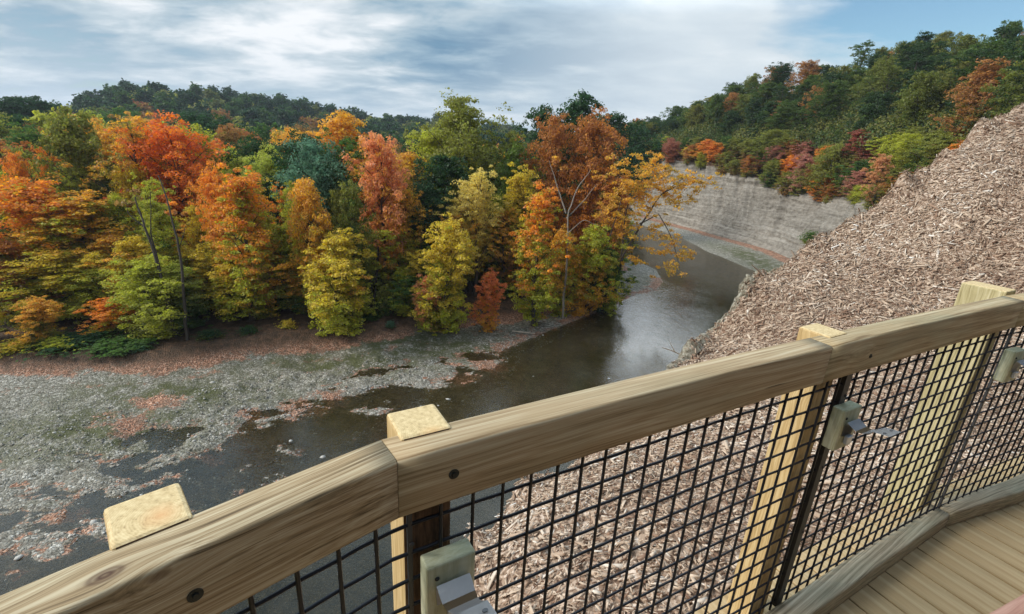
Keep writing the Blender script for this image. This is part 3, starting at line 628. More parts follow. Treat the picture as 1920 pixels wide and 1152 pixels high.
woods = [mat_wood('rail_wood', (.09, .055, .024), (.32, .225, .118), (.50, .41, .265), (.9, 40, 40), knots=((float(kA@u0), .040, .0, .013), (float(kA@u0)+.045, .004, -.012, .011)), green=.1, contrast=1.6, fine=1.0),
         mat_wood('rail_wood', (.16, .098, .043), (.355, .258, .142), (.52, .43, .285), (.5, 26, 26), green=.22, contrast=1.25, cracks=.8),
         mat_wood('rail_wood', (.14, .088, .038), (.33, .245, .13), (.50, .41, .26), (.7, 26, 20), knots=((.18, .02, -.05, .012),), green=.4, contrast=1.35, cracks=.3),
         mat_wood('rail_wood', (.14, .088, .038), (.33, .245, .13), (.50, .41, .26), (.7, 26, 20), green=.4, contrast=1.2)]
M_BOLT = mat_plain('dark_bolt', (.012, .014, .014), (.05, .055, .05), .5, .7, 60)
M_HOLE = mat_plain('countersunk_hole', (.012, .009, .006), (.02, .015, .01), .9)
M_WIRE = mat_plain('black_wire', (.003, .004, .007), (.008, .009, .014), .42, 0, 40, spec=.35)
M_BAR = mat_plain('dark_steel', (.03, .03, .032), (.075, .075, .078), .5, .6, 20)
def bolt(parent, P3, axis2, r=.0095):
    # dark countersunk hole with a bolt head in it, on the camera-side face; AXIS2 points out of the face
    bm = bmesh.new(); bmesh.ops.create_cone(bm, cap_ends=True, segments=20, radius1=r, radius2=r, depth=.002)
    bmesh.ops.create_cone(bm, cap_ends=True, segments=6, radius1=r*.52, radius2=r*.45, depth=.007)
    z = Vector((axis2[0], axis2[1], 0)).normalized(); M_ = z.to_track_quat('Z', 'Y').to_matrix().to_4x4(); M_.translation = Vector(P3)
    o = bmobj('bolt', bm, M_BOLT, parent); o.matrix_local = parent_inv2(parent) @ M_; return o
def parent_inv2(p):
    M_ = Matrix(p.matrix_basis)
    while p.parent is not None: p = p.parent; M_ = Matrix(p.matrix_basis) @ M_
    return M_.inverted()
def parent_inv(p): return parent_inv2(p)
rails = []
for i in range(4):
    o = sweep(segs[i], RW, RH, ZR, 'top_rail', woods[i], railing, (mit[i-1] if i > 0 else None, mit[i] if i < 3 else None)); rails.append(o)
def face_pt(px, py, line, proud=.0006):                 # the point of the rail's camera-side face under a pixel
    r = ray(px, py); best = None
    for i in range(len(line)-1):
        a, b = np.asarray(line[i]), np.asarray(line[i+1]); d = b-a; M2 = np.array([[r[0], -d[0]], [r[1], -d[1]]])
        t, s = np.linalg.solve(M2, a)
        if -.02 <= s <= 1.02: nn = np.array((d[1], -d[0]))/np.linalg.norm(d); best = (np.array([r[0]*t+nn[0]*proud, r[1]*t+nn[1]*proud, CAMZ+r[2]*t]), nn)
    return best
for px, py, i, rr_ in ((366, 1116, 0, .0095), (851, 889, 1, .010), (1632, 668, 2, .0075)):
    q = face_pt(px, py, segs[i])
    if q: bolt(rails[i], q[0], q[1], rr_)
# posts
def post(cx_, cy_, ang_, sx, sy, ring, label, faces=YEL, front_dark=True, name='post'):
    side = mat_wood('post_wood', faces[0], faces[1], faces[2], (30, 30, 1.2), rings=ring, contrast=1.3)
    dark = mat_wood('post_dark_wood', (.035, .02, .012), (.10, .055, .03), (.20, .12, .065), (26, 26, 2.2), contrast=1.5)  # darker brown wood for the camera-side face
    H = 2.35; bm = box_bm(sx, sy, H, .006, 2, (0, 0, -H/2))
    o = bmobj('post', bm, [side, dark], railing)
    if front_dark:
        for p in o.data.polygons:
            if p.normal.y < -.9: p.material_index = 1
    M_ = Matrix.Translation((cx_, cy_, ZR+.004)) @ Matrix.Rotation(math.radians(ang_), 4, 'Z'); o.matrix_local = parent_inv(railing) @ M_
    if label: o['label'] = label
    return o
def post_from(bl_, ang_, sx, sy, **kw):                 # from its back-left corner
    a = math.radians(ang_); u_ = np.array((math.cos(a), math.sin(a))); v_ = np.array((-u_[1], u_[0]))
    c_ = np.asarray(bl_)+u_*sx/2-v_*sy/2; return post(c_[0], c_[1], ang_, sx, sy, **kw), c_, u_, v_
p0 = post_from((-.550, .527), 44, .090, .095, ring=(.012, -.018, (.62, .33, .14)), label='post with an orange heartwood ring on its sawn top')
p1 = post_from((-.232, .806), 30, .098, .098, ring=(.012, -.05, (.66, .40, .17)), label='post with a dark brown inner face')
p2 = post_from((.917, 1.444), 30, .098, .098, ring=(.06, .03, (.60, .42, .2)), label='honey coloured post behind the dark steel bar', front_dark=False)
p3 = post_from((2.085, 2.19), 29, .110, .16, ring=(.06, .03, (.55, .45, .24)), label='wide greenish post beside the upper slope', front_dark=False, faces=((.22, .18, .08), (.42, .36, .19), (.55, .49, .31)))
# wire mesh panels along the middle of the rail
mid = [offs(s, RW*.42) for s in segs]
PIT = .067; ZT = CAMZ-.681; ZB = CAMZ-1.615; RWI = .0039
def resample(line, step=None, N=None):
    line = np.asarray(line); s = np.concatenate([[0], np.cumsum(np.linalg.norm(np.diff(line, axis=0), axis=1))]); L = s[-1]
    q = np.arange(0, L, step) if step else np.linspace(0, L, N); return np.stack([np.interp(q, s, line[:, 0]), np.interp(q, s, line[:, 1])], -1), L
line_all = np.concatenate([mid[0][:-1], mid[1][:-1], mid[2][:-1], mid[3]])
lp, Lall = resample(line_all, N=600); sall = np.linspace(0, Lall, 600)
def s_of(pt): return sall[np.argmin(np.hypot(lp[:, 0]-pt[0], lp[:, 1]-pt[1]))]
def at_s(s): return np.stack([np.interp(s, sall, lp[:, 0]), np.interp(s, sall, lp[:, 1])], -1)
s1 = s_of(PL(787, 985, .64)); s2 = s_of((1.085, 1.41)); s3 = s_of((2.20, 2.0))
zs = np.arange(ZT, ZB-.01, -PIT)
def panel(sa, sb, phase, closer=None):
    A = Acc(); org = np.array([*at_s(sa), ZB]);
    ss_ = np.linspace(sa, sb, max(8, int((sb-sa)/.03)))
    for i, z in enumerate(zs):
        p = at_s(ss_); j = np.arange(len(ss_))
        A.tube(np.column_stack([p, np.full(len(p), z)+.0009*np.sin(j*1.9+i*3.1)])-org, RWI, 6)
    k = 0
    for s in np.arange(sa+phase, sb-.008, PIT):
        p = at_s(s); o_ = .0045*(1 if k % 2 else -1); q = at_s(s+.001)-p; nn = np.array((q[1], -q[0])); nn /= np.linalg.norm(nn)
        A.tube(np.array([[p[0], p[1], ZR-RH+.015], [p[0], p[1], (ZR+ZB)/2], [p[0], p[1], ZB-.035]])+np.array([nn[0]*.0052, nn[1]*.0052, 0])-org, RWI, 6); k += 1
    o = A.obj('wire_mesh', M_WIRE, railing); o.matrix_local = parent_inv(railing) @ Matrix.Translation(org); return o
panel(0.0, s1-.004, (s1 % PIT)); panel(s1+.002, s2-.006, PIT*.87); panel(s2+.022, s3, PIT*.6); panel(s3+.004, Lall, PIT)
# flat steel bars at the panel joints
def steel_bar(s, w_, dep, z0, z1, zoff=0):
    p = at_s(s); q = at_s(s+.002)-p; a = math.atan2(q[1], q[0]); bm = box_bm(w_, dep, z1-z0, .001, 1)
    for zz in np.arange(-(z1-z0)/2+.08, (z1-z0)/2, .28):
        bmesh.ops.create_icosphere(bm, subdivisions=2, radius=.0055, matrix=Matrix.Translation((w_*.25, -dep/2-.001, zz)) @ Matrix.Diagonal((1, .5, 1, 1)))
    o = bmobj('steel_bar', bm, M_BAR, railing)
    M_ = Matrix.Translation((p[0], p[1], (z0+z1)/2)) @ Matrix.Rotation(a, 4, 'Z'); o.matrix_local = parent_inv(railing) @ M_; return o
steel_bar(s1, .010, .006, ZB-.03, ZR-RH-.001)
steel_bar(s2+.006, .034, .024, ZB-.03, ZR-RH-.001)
steel_bar(s3, .012, .010, ZB-.03, ZR-RH-.001)
# bottom rail: two pieces with a butt joint near the third post
B0 = [np.array(p) for p in ((-.9, -.10), (-.2, .565), (.45, .935), (1.19, 1.356), (1.75, 1.68), (2.215, 1.948))]
B1 = [np.array(p) for p in ((2.218, 1.950), (2.79, 2.16), (3.6, 2.53), (5.4, 3.33))]
def dense(pts, k=8):
    pts = np.asarray(pts); out = []
    for i in range(len(pts)-1): out += [pts[i]+(pts[i+1]-pts[i])*t for t in np.linspace(0, 1, k, endpoint=False)]
    return np.array(out+[pts[-1]])
bw = mat_wood('bottom_rail_wood', (.10, .08, .05), (.27, .22, .145), (.42, .36, .26), (.7, 28, 28), green=.25, contrast=1.4)
sweep(dense(B0), .085, .088, CAMZ-1.62, 'bottom_rail', bw, railing, r_=.009); sweep(dense(B1), .085, .088, CAMZ-1.617, 'bottom_rail', bw, railing, r_=.009)

# wood block with a galvanised bracket, one at each post
M_ZINC = mat_plain('galvanised_steel', (.50, .52, .54), (.72, .74, .76), .42, .45, 30, stretch=(1, 1, 1))
M_SLOT = mat_plain('slot_shadow', (.12, .13, .14), (.2, .21, .22), .6, .3)
M_BLK = mat_wood('treated_block_wood', (.27, .25, .14), (.44, .42, .27), (.54, .54, .40), (14, 30, .8), green=.8, contrast=1.4)
def bracket(s, dz, first=None):
    p = at_s(s); q = at_s(s+.002)-p; a = math.atan2(q[1], q[0])
    M_ = Matrix.Translation((p[0], p[1], CAMZ-dz)) @ Matrix.Rotation(a, 4, 'Z')
    if first is not None:
        r_ = first.copy(); COL.objects.link(r_); r_.matrix_local = parent_inv(railing) @ M_
        for ch_ in first.children:
            c_ = ch_.copy(); COL.objects.link(c_); c_.parent = r_
        return r_
    # block: local x along rail, -y towards the camera, z down from its top
    bm = box_bm(.100, .040, .150, .004, 2, (0, -.0285, -.075)); blk = bmobj('bracket_block', bm, M_BLK, railing); blk.matrix_local = parent_inv(railing) @ M_
    bm = bmesh.new()
    # folded sheet: back plate, then an arm that sags and rises to a flat saddle with two slots
    prof = [(-.049, -.098), (-.0505, -.058), (-.056, -.040), (-.068, -.046), (-.084, -.055), (-.100, -.055), (-.114, -.046), (-.126, -.034), (-.132, -.029), (-.172, -.021)]
    wd = [.030, .033, .034, .034, .033, .031, .029, .028, .034, .034]
    rows = []
    for (y, z), w_ in zip(prof, wd): rows.append([bm.verts.new((x, y, z)) for x in (-w_, -w_*.33, w_*.33, w_)])
    for r1, r2 in zip(rows[:-1], rows[1:]):
        for i in range(3): bm.faces.new((r1[i], r1[i+1], r2[i+1], r2[i]))
    bmesh.ops.solidify(bm, geom=list(bm.faces), thickness=.0028)
    arm = bmobj('metal_bracket', bm, M_ZINC, blk)
    bm = bmesh.new()
    bm.free()
    for x in (-.019, .019):
        bm = bmesh.new(); bmesh.ops.create_cone(bm, cap_ends=True, segments=14, radius1=.0042, radius2=.0042, depth=.0018, matrix=Matrix.Translation((x, -.152, -.0235)) @ Matrix.Rotation(-.2, 4, 'X') @ Matrix.Diagonal((1.3, 1, 1, 1)))
        bmobj('slot', bm, M_SLOT, blk)
    bm = bmesh.new(); bmesh.ops.create_icosphere(bm, subdivisions=2, radius=.0048, matrix=Matrix.Translation((-.030, -.0495, -.030)) @ Matrix.Diagonal((1, .6, 1, 1)))
    bmobj('screw', bm, M_BOLT, blk)
    # hollow square tie under the arm
    bm = box_bm(.030, .012, .030, .002, 1, (.004, -.056, -.112)); bmobj('metal_socket', bm, M_ZINC, blk)
    return blk
bk = bracket(s_of(PL(845, 1035, .755)) if False else s1+.066, .752)
bracket(s2+.012, .752, bk); bracket(s3+.02, .745, bk)

# ------------------------------------------------------------------ boardwalk deck
da = math.radians(-63); du = np.array((math.cos(da), math.sin(da))); dv_ = np.array((-du[1], du[0]))
M_DECK = mat_wood('deck_board', (.24, .155, .07), (.42, .295, .15), (.52, .40, .235), (.5, 9, 9), green=.15, contrast=1.0, cracks=.25)
outer = offs(lp, .155); DZ = CAMZ-1.713
base = np.array((1.72, 1.667)); pitch = .1492
deck = empty('boardwalk_deck', (1.7, 1.6, DZ)); tag(deck, kind='structure')
for k in range(-24, 36):
    c0 = base+dv_*(pitch*(k+.5))
    # far end of each board: where its centre line meets the outer edge
    t = (outer-c0)@du; e = np.abs((outer-c0)@dv_); j = np.argmin(e); tf = t[j]
    if e[j] > .12: continue
    L_ = 2.3; bm = box_bm(L_, pitch-.009, .032, .003, 2, (0, 0, -.016)); rs = random.Random(k)
    for x in (-L_/2+.17, -L_/2+.60, -L_/2+1.3):
        for y in (-.045, .045):
            bmesh.ops.create_cone(bm, cap_ends=True, segments=8, radius1=.0045, radius2=.0045, depth=.0012, matrix=Matrix.Translation((x+rs.uniform(-.01, .01), y, .0008)))
    o = bmobj('deck_board', bm, [M_DECK, M_BOLT], deck)
    for p in o.data.polygons:
        if p.center.z > .0002: p.material_index = 1
    cc = c0+du*(tf+L_/2); o.matrix_local = parent_inv(deck) @ (Matrix.Translation((cc[0], cc[1], DZ)) @ Matrix.Rotation(da, 4, 'Z'))
    for v in o.data.vertices: v.co.x += 0
# knots in a few boards
# reddish handrail of the inner side, cropped by the lower right corner
hr_pts = np.array([PL(1835, 1163, 1.0)+(PL(1835, 1163, 1.0)-PL(1925, 1112, 1.0))*6, PL(1925, 1112, 1.0)+(PL(1925, 1112, 1.0)-PL(1835, 1163, 1.0))*9])
M_RED = mat_wood('reddish_handrail_wood', (.20, .09, .06), (.36, .20, .15), (.47, .30, .235), (.6, 20, 20), contrast=.9)
hl = offs(dense(hr_pts, 6), -.135)
ho = sweep(hl, .14, .045, CAMZ-1.0, 'handrail', M_RED, None, r_=.014); tag(ho, 'reddish wooden handrail cropped by the lower right corner above the deck boards', 'handrail')

for t_ in (.10, .93):
    q_ = hl[0]+(hl[-1]-hl[0])*t_; dq = (hl[-1]-hl[0])/np.linalg.norm(hl[-1]-hl[0]); q_ = q_+np.array((-dq[1], dq[0]))*.07
    bm = box_bm(.089, .089, .668, .004, 2, (0, 0, -.334)); po = bmobj('post', bm, M_RED, ho)
    po.matrix_local = Matrix(ho.matrix_basis).inverted() @ (Matrix.Translation((q_[0], q_[1], CAMZ-1.0-.0455)) @ Matrix.Rotation(math.atan2(dq[1], dq[0]), 4, 'Z'))
# ------------------------------------------------------------------ trees
def leafquads(C, Nrm, size, r, droop=0.0):
    # one rhombus per leaf spray: C centres, Nrm rough normals
    k = len(C); Nn_ = Nrm/np.linalg.norm(Nrm, axis=1)[:, None]
    t = r.normal(size=(k, 3)); t -= Nn_*(t*Nn_).sum(1)[:, None]; t /= np.linalg.norm(t, axis=1)[:, None]; b = np.cross(Nn_, t)
    s = size*r.uniform(.6, 1.35, k); a = s[:, None]*t; c = (s*r.uniform(.5, .85, k))[:, None]*b
    sk = r.uniform(-.35, .35, k)[:, None]
    V = np.stack([C-a, C-c+a*sk, C+a, C+c+a*sk-Nn_*(s*.25)[:, None]], 1)
    return V.reshape(-1, 3), np.arange(k*4).reshape(-1, 4)
def branch_pts(a, b, sag, k=5):
    t = np.linspace(0, 1, k)[:, None]; p = a*(1-t)+b*t; p[:, 2] += sag*np.sin(t[:, 0]*np.pi); return p
def crown_mesh(kind, seed, H=12.0, R=3.4, nleaf=12000, leaf=.17, base=.12):
    """returns (crown mesh, trunk mesh) of a tree H high, standing on its origin"""
    r = np.random.default_rng(seed); A = Acc(); C = []; Nn_ = []; HZ = []
    lean = r.normal(0, .25, 2)
    def axis(z): return np.array([lean[0]*(z/H)**2+.15*math.sin(z*.9+seed), lean[1]*(z/H)**2+.12*math.cos(z*.7+seed), z])
    zt_ = np.linspace(0, H*.93, 10); tr = .017*H*(1-zt_/H*.9)+.012; tr[0] *= 1.35
    A.tube(np.array([axis(z) for z in zt_]), tr, 7)
    def env(t):
        if kind in ('maple', 'low'): return R*(.30+.95*max(0.0, math.sin(min(1, (t-base)/(1-base)*1.02)**.8*math.pi))**.7)*.85
        if kind == 'vase': return R*(.25+.95*max(0, (t-base)/(1-base))**.8)*(1 if t < .86 else max(.25, (1.0-t)/.14))
        if kind == 'round': return R*math.sqrt(max(.02, 1-((t-(base+1)/2)/((1-base)/2+.02))**2))
        return R*math.sqrt(max(.05, 1-((t-.62)/.42)**2))
    nb = {'maple': 54, 'low': 50, 'round': 90, 'oak': 66, 'vase': 62, 'airy': 40}[kind]
    lump = r.uniform(0, 6.28, 4)
    for i in range(nb):
        t = base+(1-base)*((i+r.random())/nb)**.9; az = i*2.4+r.normal(0, .4)
        rad = env(t)*(.80+.22*math.sin(2*az+lump[0])+.14*math.sin(3*az+lump[1]+t*5))*r.uniform(.38 if kind != 'round' else .6, 1.16)
        up = {'maple': .55, 'low': .35, 'vase': .65, 'round': .15, 'oak': .3, 'airy': .55}[kind]
        e = axis(t*H)+np.array([math.cos(az)*rad, math.sin(az)*rad, rad*up*.5])
        e[2] = min(e[2], H*1.0)
        s = axis(max(base*H*.6, t*H-rad*(.35+up*.8)))
        bp = branch_pts(s, e, .12*rad); A.tube(bp, np.linspace(.028*math.sqrt(H/12)*(1+rad/3), .008, 5), 4)
        ns = {'maple': 9, 'low': 8, 'vase': 9, 'round': 7, 'oak': 8, 'airy': 6}[kind]
        for j in range(ns):
            f = r.uniform(.40, 1.12) if kind != 'airy' else r.uniform(.55, 1.12)
            c0 = s+(e-s)*f+r.normal(0, .46, 3)*np.array([1, 1, 1.0])
            sr = r.uniform(.26, .72)*(R/3.4)*(1.1 if kind != 'airy' else .8)
            flat = {'maple': .42, 'low': .40, 'vase': .5, 'round': .75, 'oak': .6, 'airy': .45}[kind]
            m = max(3, int(nleaf/(nb*ns)*r.uniform(.6, 1.4)))
            q = r.normal(size=(m, 3)); q /= np.linalg.norm(q, axis=1)[:, None]; q *= (r.random(m)**.4)[:, None]
            nv = q*np.array([.6, .6, 1.0])+np.array([0, 0, .55 if flat < .45 else .3])+r.normal(0, .5, (m, 3))
            pos = c0+q*sr*np.array([1, 1, flat]); pos[:, 2] -= (q[:, 0]**2+q[:, 1]**2)*sr*.18
            C.append(pos); Nn_.append(nv); HZ.append(r.normal(0, .10, m)+np.full(m, (c0[2]/H-.5)*.85+.5+.22*(math.hypot(c0[0], c0[1])/R-.6)+r.normal(0, .20)))
    C = np.concatenate(C); Nn_ = np.concatenate(Nn_); HZ = np.concatenate(HZ)
    C[:, 2] = np.maximum(C[:, 2], .15)
    V, F_ = leafquads(C, Nn_, leaf, r)
    crown = npmesh('crown', V, F_, M_LEAF, fattr={'rnd': r.random(len(F_)), 'hz': HZ})
    trunk = npmesh('trunk', np.concatenate(A.V), np.concatenate(A.F), M_BARK, smooth=True)
    return crown, trunk
PRO = {'maple': [crown_mesh('maple', s, 12, 3.0, 30000, .088, .08) for s in (1, 2, 3)],
       'low': [crown_mesh('low', s, 8, 2.9, 27000, .084, .04) for s in (4, 5)],
       'round': [crown_mesh('round', s, 12, 3.6, 28000, .100, .14) for s in (6, 7)],
       'oak': [crown_mesh('oak', s, 14, 4.2, 22000, .128, .22) for s in (8, 9, 10)],
       'vase': [crown_mesh('vase', s, 14, 3.8, 25000, .098, .24) for s in (11, 12)],
       'airy': [crown_mesh('airy', s, 13, 3.4, 12000, .088, .22) for s in (13, 14, 15)],
       'far': [crown_mesh('oak', s, 14, 4.4, 3000, .42, .12) for s in (16, 17, 18)],
       'bush': [crown_mesh('low', s, 3.0, 2.0, 3500, .12, .05) for s in (19, 20, 21)]}
PH = {'maple': (12, 3.0), 'low': (8, 2.9), 'round': (12, 3.6), 'oak': (14, 4.2), 'vase': (14, 3.8), 'airy': (13, 3.4), 'far': (14, 4.4), 'bush': (3, 2.0)}
_cnt = [0]
def tree(name, kind, loc, h, rad, colA, colB, bias, label, cat, group, lean=(0, 0), pale=False, rz=None, var=None):
    _cnt[0] += 1; k = _cnt[0]; rs = random.Random(k*7+1)
    cm, tm = PRO[kind][(k if var is None else var) % len(PRO[kind])]
    root = empty(name, tuple(float(x) for x in loc), rz if rz is not None else rs.uniform(0, 6.28)); root.rotation_euler.rotate_axis('X', lean[1]) if lean[1] else None
    if lean[0]: root.rotation_euler = (lean[1], lean[0], root.rotation_euler.z)
    sx = rad/PH[kind][1]; sz = h/PH[kind][0]; root.scale = (sx*rs.uniform(.92, 1.08), sx*rs.uniform(.92, 1.08), sz)
    c_ = bpy.data.objects.new('crown', cm); link(c_, root); t_ = bpy.data.objects.new('trunk', tm); link(t_, root)
    if pale: t_.material_slots[0].link = 'OBJECT'; t_.material_slots[0].material = M_BARKP
    c_.color = (*colA, 1); c_['col2'] = [float(x) for x in colB]; c_['bias'] = float(bias)
    tag(root, label, cat, group); return root
def gz(x, y): return float(height(np.array([x]), np.array([y]))[0][0])
# leaf colours (linear)
RED = (.78, .19, .030); ORG = (.80, .31, .035); ORY = (.74, .40, .045); YEL_ = (.66, .50, .045); PYL = (.74, .60, .15); YGR = (.45, .46, .040); OLV = (.25, .26, .040)
GRN = (.085, .165, .028); DGR = (.034, .085, .026); BGR = (.12, .25, .15); SAL = (.82, .35, .14); BRN = (.34, .19, .06); RUS = (.46, .18, .04); PNK = (.50, .21, .15); WIN = (.26, .09, .065); LIM = (.46, .50, .07)
# (pixel of the top, distance forward, crown half-width px, kind, top colour, lower colour, bias, label, options)
T = [
 (70, 430, 36, 48, 'airy', ORY, BRN, .1, 'thin amber tree in front of the dark orange maple at the left edge'),
 (190, 470, 36.5, 44, 'maple', YEL_, YGR, .0, 'slim yellow maple with a pointed top beneath the orange and lime maple'),
 (370, 480, 38, 40, 'maple', YEL_, YGR, .1, 'narrow yellow tree directly behind the upright bare trunk'),
 (560, 500, 39, 36, 'maple', ORY, YGR, .1, 'narrow amber tree between the low orange maple and the rounded yellow tree'),
 (780, 470, 42, 36, 'airy', YEL_, OLV, .1, 'thin yellow tree left of the yellow and lime tree'),
 (315, 236, 45, 66, 'vase', (.80, .22, .03), ORG, .12, 'tallest flame red maple on the left, standing well above the orange trees'),
 (262, 262, 46, 40, 'maple', RED, ORG, .2, 'slim red maple pressed against the left side of the tallest flame red maple'),
 (440, 325, 36.5, 62, 'maple', ORG, YGR, -.12, 'orange maple with green inner leaves hanging low over the leaf strewn bank'),
 (150, 365, 38, 70, 'maple', ORY, YGR, -.10, 'orange and lime maple left of the two leaning bare trunks'),
 (45, 350, 37, 70, 'oak', ORG, YGR, -.05, 'dark orange maple at the left edge above the green undergrowth'),
 (100, 258, 56, 75, 'airy', (.42, .32, .08), OLV, .0, 'thin brownish tree with twigs showing behind the left edge orange maple'),
 (15, 290, 50, 60, 'oak', OLV, GRN, .0, 'olive tree cut by the left edge of the picture above the dark orange maple'),
 (215, 300, 48, 60, 'oak', OLV, DGR, .1, 'dull olive tree filling the gap left of the flame red maple'),
 (240, 450, 36, 46, 'low', YEL_, YGR, .1, 'low lime yellow tree in front of the leaning bare trunks'),
 (95, 470, 34.5, 60, 'maple', YEL_, YGR, -.1, 'low yellow green tree by the green undergrowth at far left'),
 (215, 560, 33, 36, 'low', ORG, YGR, .1, 'small orange sapling near the ground between the undergrowth and the bare trunks'),
 (400, 275, 52, 48, 'airy', LIM, OLV, .0, 'pale olive slender tree just right of the flame red maple'),
 (505, 290, 49, 46, 'vase', LIM, YGR, .1, 'pale yellow green tree between the orange maple and the blue green round tree'),
 (520, 430, 39, 55, 'maple', YGR, GRN, .2, 'yellow green tree tucked right of the low hanging orange maple'),
 (600, 279, 44, 66, 'round', BGR, (.10, .20, .07), .25, 'blue green round headed tree, darkest big crown in the front of the wood'),
 (575, 400, 46, 50, 'round', GRN, DGR, .0, 'dark green tree filling the shade beneath the blue green round headed tree'),
 (622, 442, 35.5, 68, 'low', YEL_, YGR, .1, 'rounded yellow tree with bare twigs at its top, closest to the gravel bar'),
 (715, 262, 43, 54, 'oak', SAL, ORY, .0, 'tall salmon and orange maple right of the blue green round headed tree'),
 (688, 430, 41, 46, 'airy', YGR, OLV, .0, 'thin yellow green tree under the tall salmon maple'),
 (640, 228, 60, 70, 'oak', ORY, ORG, .0, 'broad golden orange crown behind the blue green round headed tree'),
 (560, 250, 62, 60, 'oak', ORY, OLV, .1, 'mixed gold and olive crown behind the pale yellow green tree'),
 (795, 350, 47, 56, 'round', DGR, GRN, .1, 'dark bluish green tree between the salmon maple and the pale yellow birch'),
 (760, 520, 40, 42, 'low', GRN, YGR, .0, 'small bright green tree at the foot of the dark bluish green tree'),
 (838, 425, 38.5, 62, 'low', YEL_, YGR, .15, 'yellow and lime tree spreading over the bank left of the small scarlet tree'),
 (800, 520, 38, 34, 'low', SAL, YGR, .1, 'small peach coloured tree at the left foot of the yellow and lime tree'),
 (897, 320, 46, 48, 'airy', PYL, YEL_, .2, 'pale yellow birch with an open top in the middle of the wood'),
 (885, 340, 47, 50, 'vase', PYL, YEL_, .1, 'second pale yellow crown directly behind the open topped birch'),
 (918, 515, 39.5, 32, 'low', (.74, .24, .07), ORY, .2, 'small scarlet tree at the edge of the bank'),
 (1015, 362, 41.5, 56, 'maple', ORG, YGR, -.12, 'lime maple with coral orange tips nearest the river'),
 (975, 320, 50, 46, 'maple', YEL_, OLV, .1, 'golden tree behind the lime maple with coral tips'),
 (950, 400, 47, 40, 'airy', ORY, BRN, .1, 'thin amber tree left of the lime maple with coral tips'),
 (870, 196, 56, 80, 'vase', OLV, YGR, .2, 'tall open topped olive tree reaching the skyline in the middle'),
 (820, 250, 58, 60, 'oak', YGR, OLV, .1, 'wide yellow green crown left of the tall open topped olive tree'),
 (940, 250, 57, 55, 'airy', OLV, GRN, .0, 'sparse olive tree right of the tall open topped olive tree'),
 (965, 285, 54, 45, 'oak', (.15, .22, .03), GRN, .2, 'fresh green crown between the olive and the rusty brown trees'),
 (1045, 228, 54, 50, 'vase', RUS, BRN, .2, 'left half of the pair of rusty orange trees by the river'),
 (1115, 225, 54, 58, 'vase', RUS, ORG, .2, 'right hand rusty orange tree with pale forked limbs beside the river'),
 (1090, 196, 66, 70, 'oak', DGR, GRN, .1, 'dark green tall tree rising behind the pair of rusty orange trees'),
 (1030, 210, 68, 60, 'oak', DGR, GRN, .1, 'dark green tree on the skyline left of the rusty orange pair'),
 (1150, 218, 92, 62, 'oak', DGR, OLV, .1, 'dark green tree sloping down to the river bend on the skyline'),
 (1200, 246, 128, 40, 'oak', DGR, GRN, .0, 'last dark green crown before the gap above the river bend'),
 (1150, 330, 52, 45, 'maple', RUS, OLV, .1, 'rusty olive tree right of the forked pale limbs'),
 (1115, 430, 46, 50, 'low', YGR, ORY, .0, 'low amber and green tree at the point of the wood'),
 (1168, 400, 55, 40, 'airy', YGR, ORY, .1, 'loose amber and lime tree behind the leaning tree on the point'),
  (1145, 470, 47, 40, 'low', GRN, YGR, .0, 'dark green low tree at the very tip of the point'),
 (1060, 440, 45, 40, 'low', ORY, YGR, .1, 'low golden tree between the lime maple and the tip of the point'),
 (740, 330, 50, 44, 'oak', OLV, GRN, .1, 'olive crown peeping between the salmon maple and the dark bluish tree'),
 (345, 420, 42, 44, 'airy', ORY, YGR, .1, 'thin gold tree behind the leaning bare trunks'),
 (180, 420, 42, 50, 'oak', OLV, DGR, .0, 'shady olive tree behind the orange and lime maple'),
 (290, 520, 35, 38, 'low', YEL_, YGR, .1, 'sprawling yellow sapling around the foot of the leaning bare trunks'),
 (470, 470, 40, 40, 'round', GRN, DGR, .0, 'dark green understory tree right of the low hanging orange maple'),
]
T += [(18, 184, 112, 46, 'oak', DGR, DGR, 0, 'dark green crown with ragged top on the skyline at the left edge'), (70, 192, 118, 44, 'oak', DGR, GRN, 0, 'dark green crown just inside the left edge on the skyline'), (120, 222, 105, 46, 'oak', DGR, GRN, 0, 'dark green crown lower on the left skyline below the ridge'), (385, 222, 100, 62, 'round', DGR, GRN, 0, 'broad dark green dome behind and right of the tallest flame red maple'), (225, 215, 110, 50, 'oak', GRN, DGR, 0, 'mid green dome behind and left of the tallest flame red maple')]
for px, py, Y, hw, kind, ca, cb, bi, lab in T:
    top = at_Y(px, py, Y); x, y = top[0], top[1]; z = gz(x, y); h = top[2]-z
    rad = hw/FPX*math.hypot(x, y)*1.06
    tree('tree', kind, (x, y, z-.1), h, rad, ca, cb, bi, lab, lab.split(',')[0].split(' tree')[0].split()[-1]+' tree' if False else 'tree', 'trees in the front of the wood across the river')
print('front trees', _cnt[0])
r = np.random.default_rng(41); fe = np.array(FE)
US = [('yellow', YEL_, YGR), ('lime green', YGR, OLV), ('orange', ORG, YGR), ('olive', OLV, GRN), ('yellow', YEL_, OLV), ('dark green', GRN, OLV), ('lime green', LIM, OLV), ('rusty', RUS, OLV), ('orange', ORY, OLV)]
seg_ = fe[1:]-fe[:-1]; sl = np.hypot(seg_[:, 0], seg_[:, 1]); cs = np.concatenate([[0], np.cumsum(sl)])
placed = []
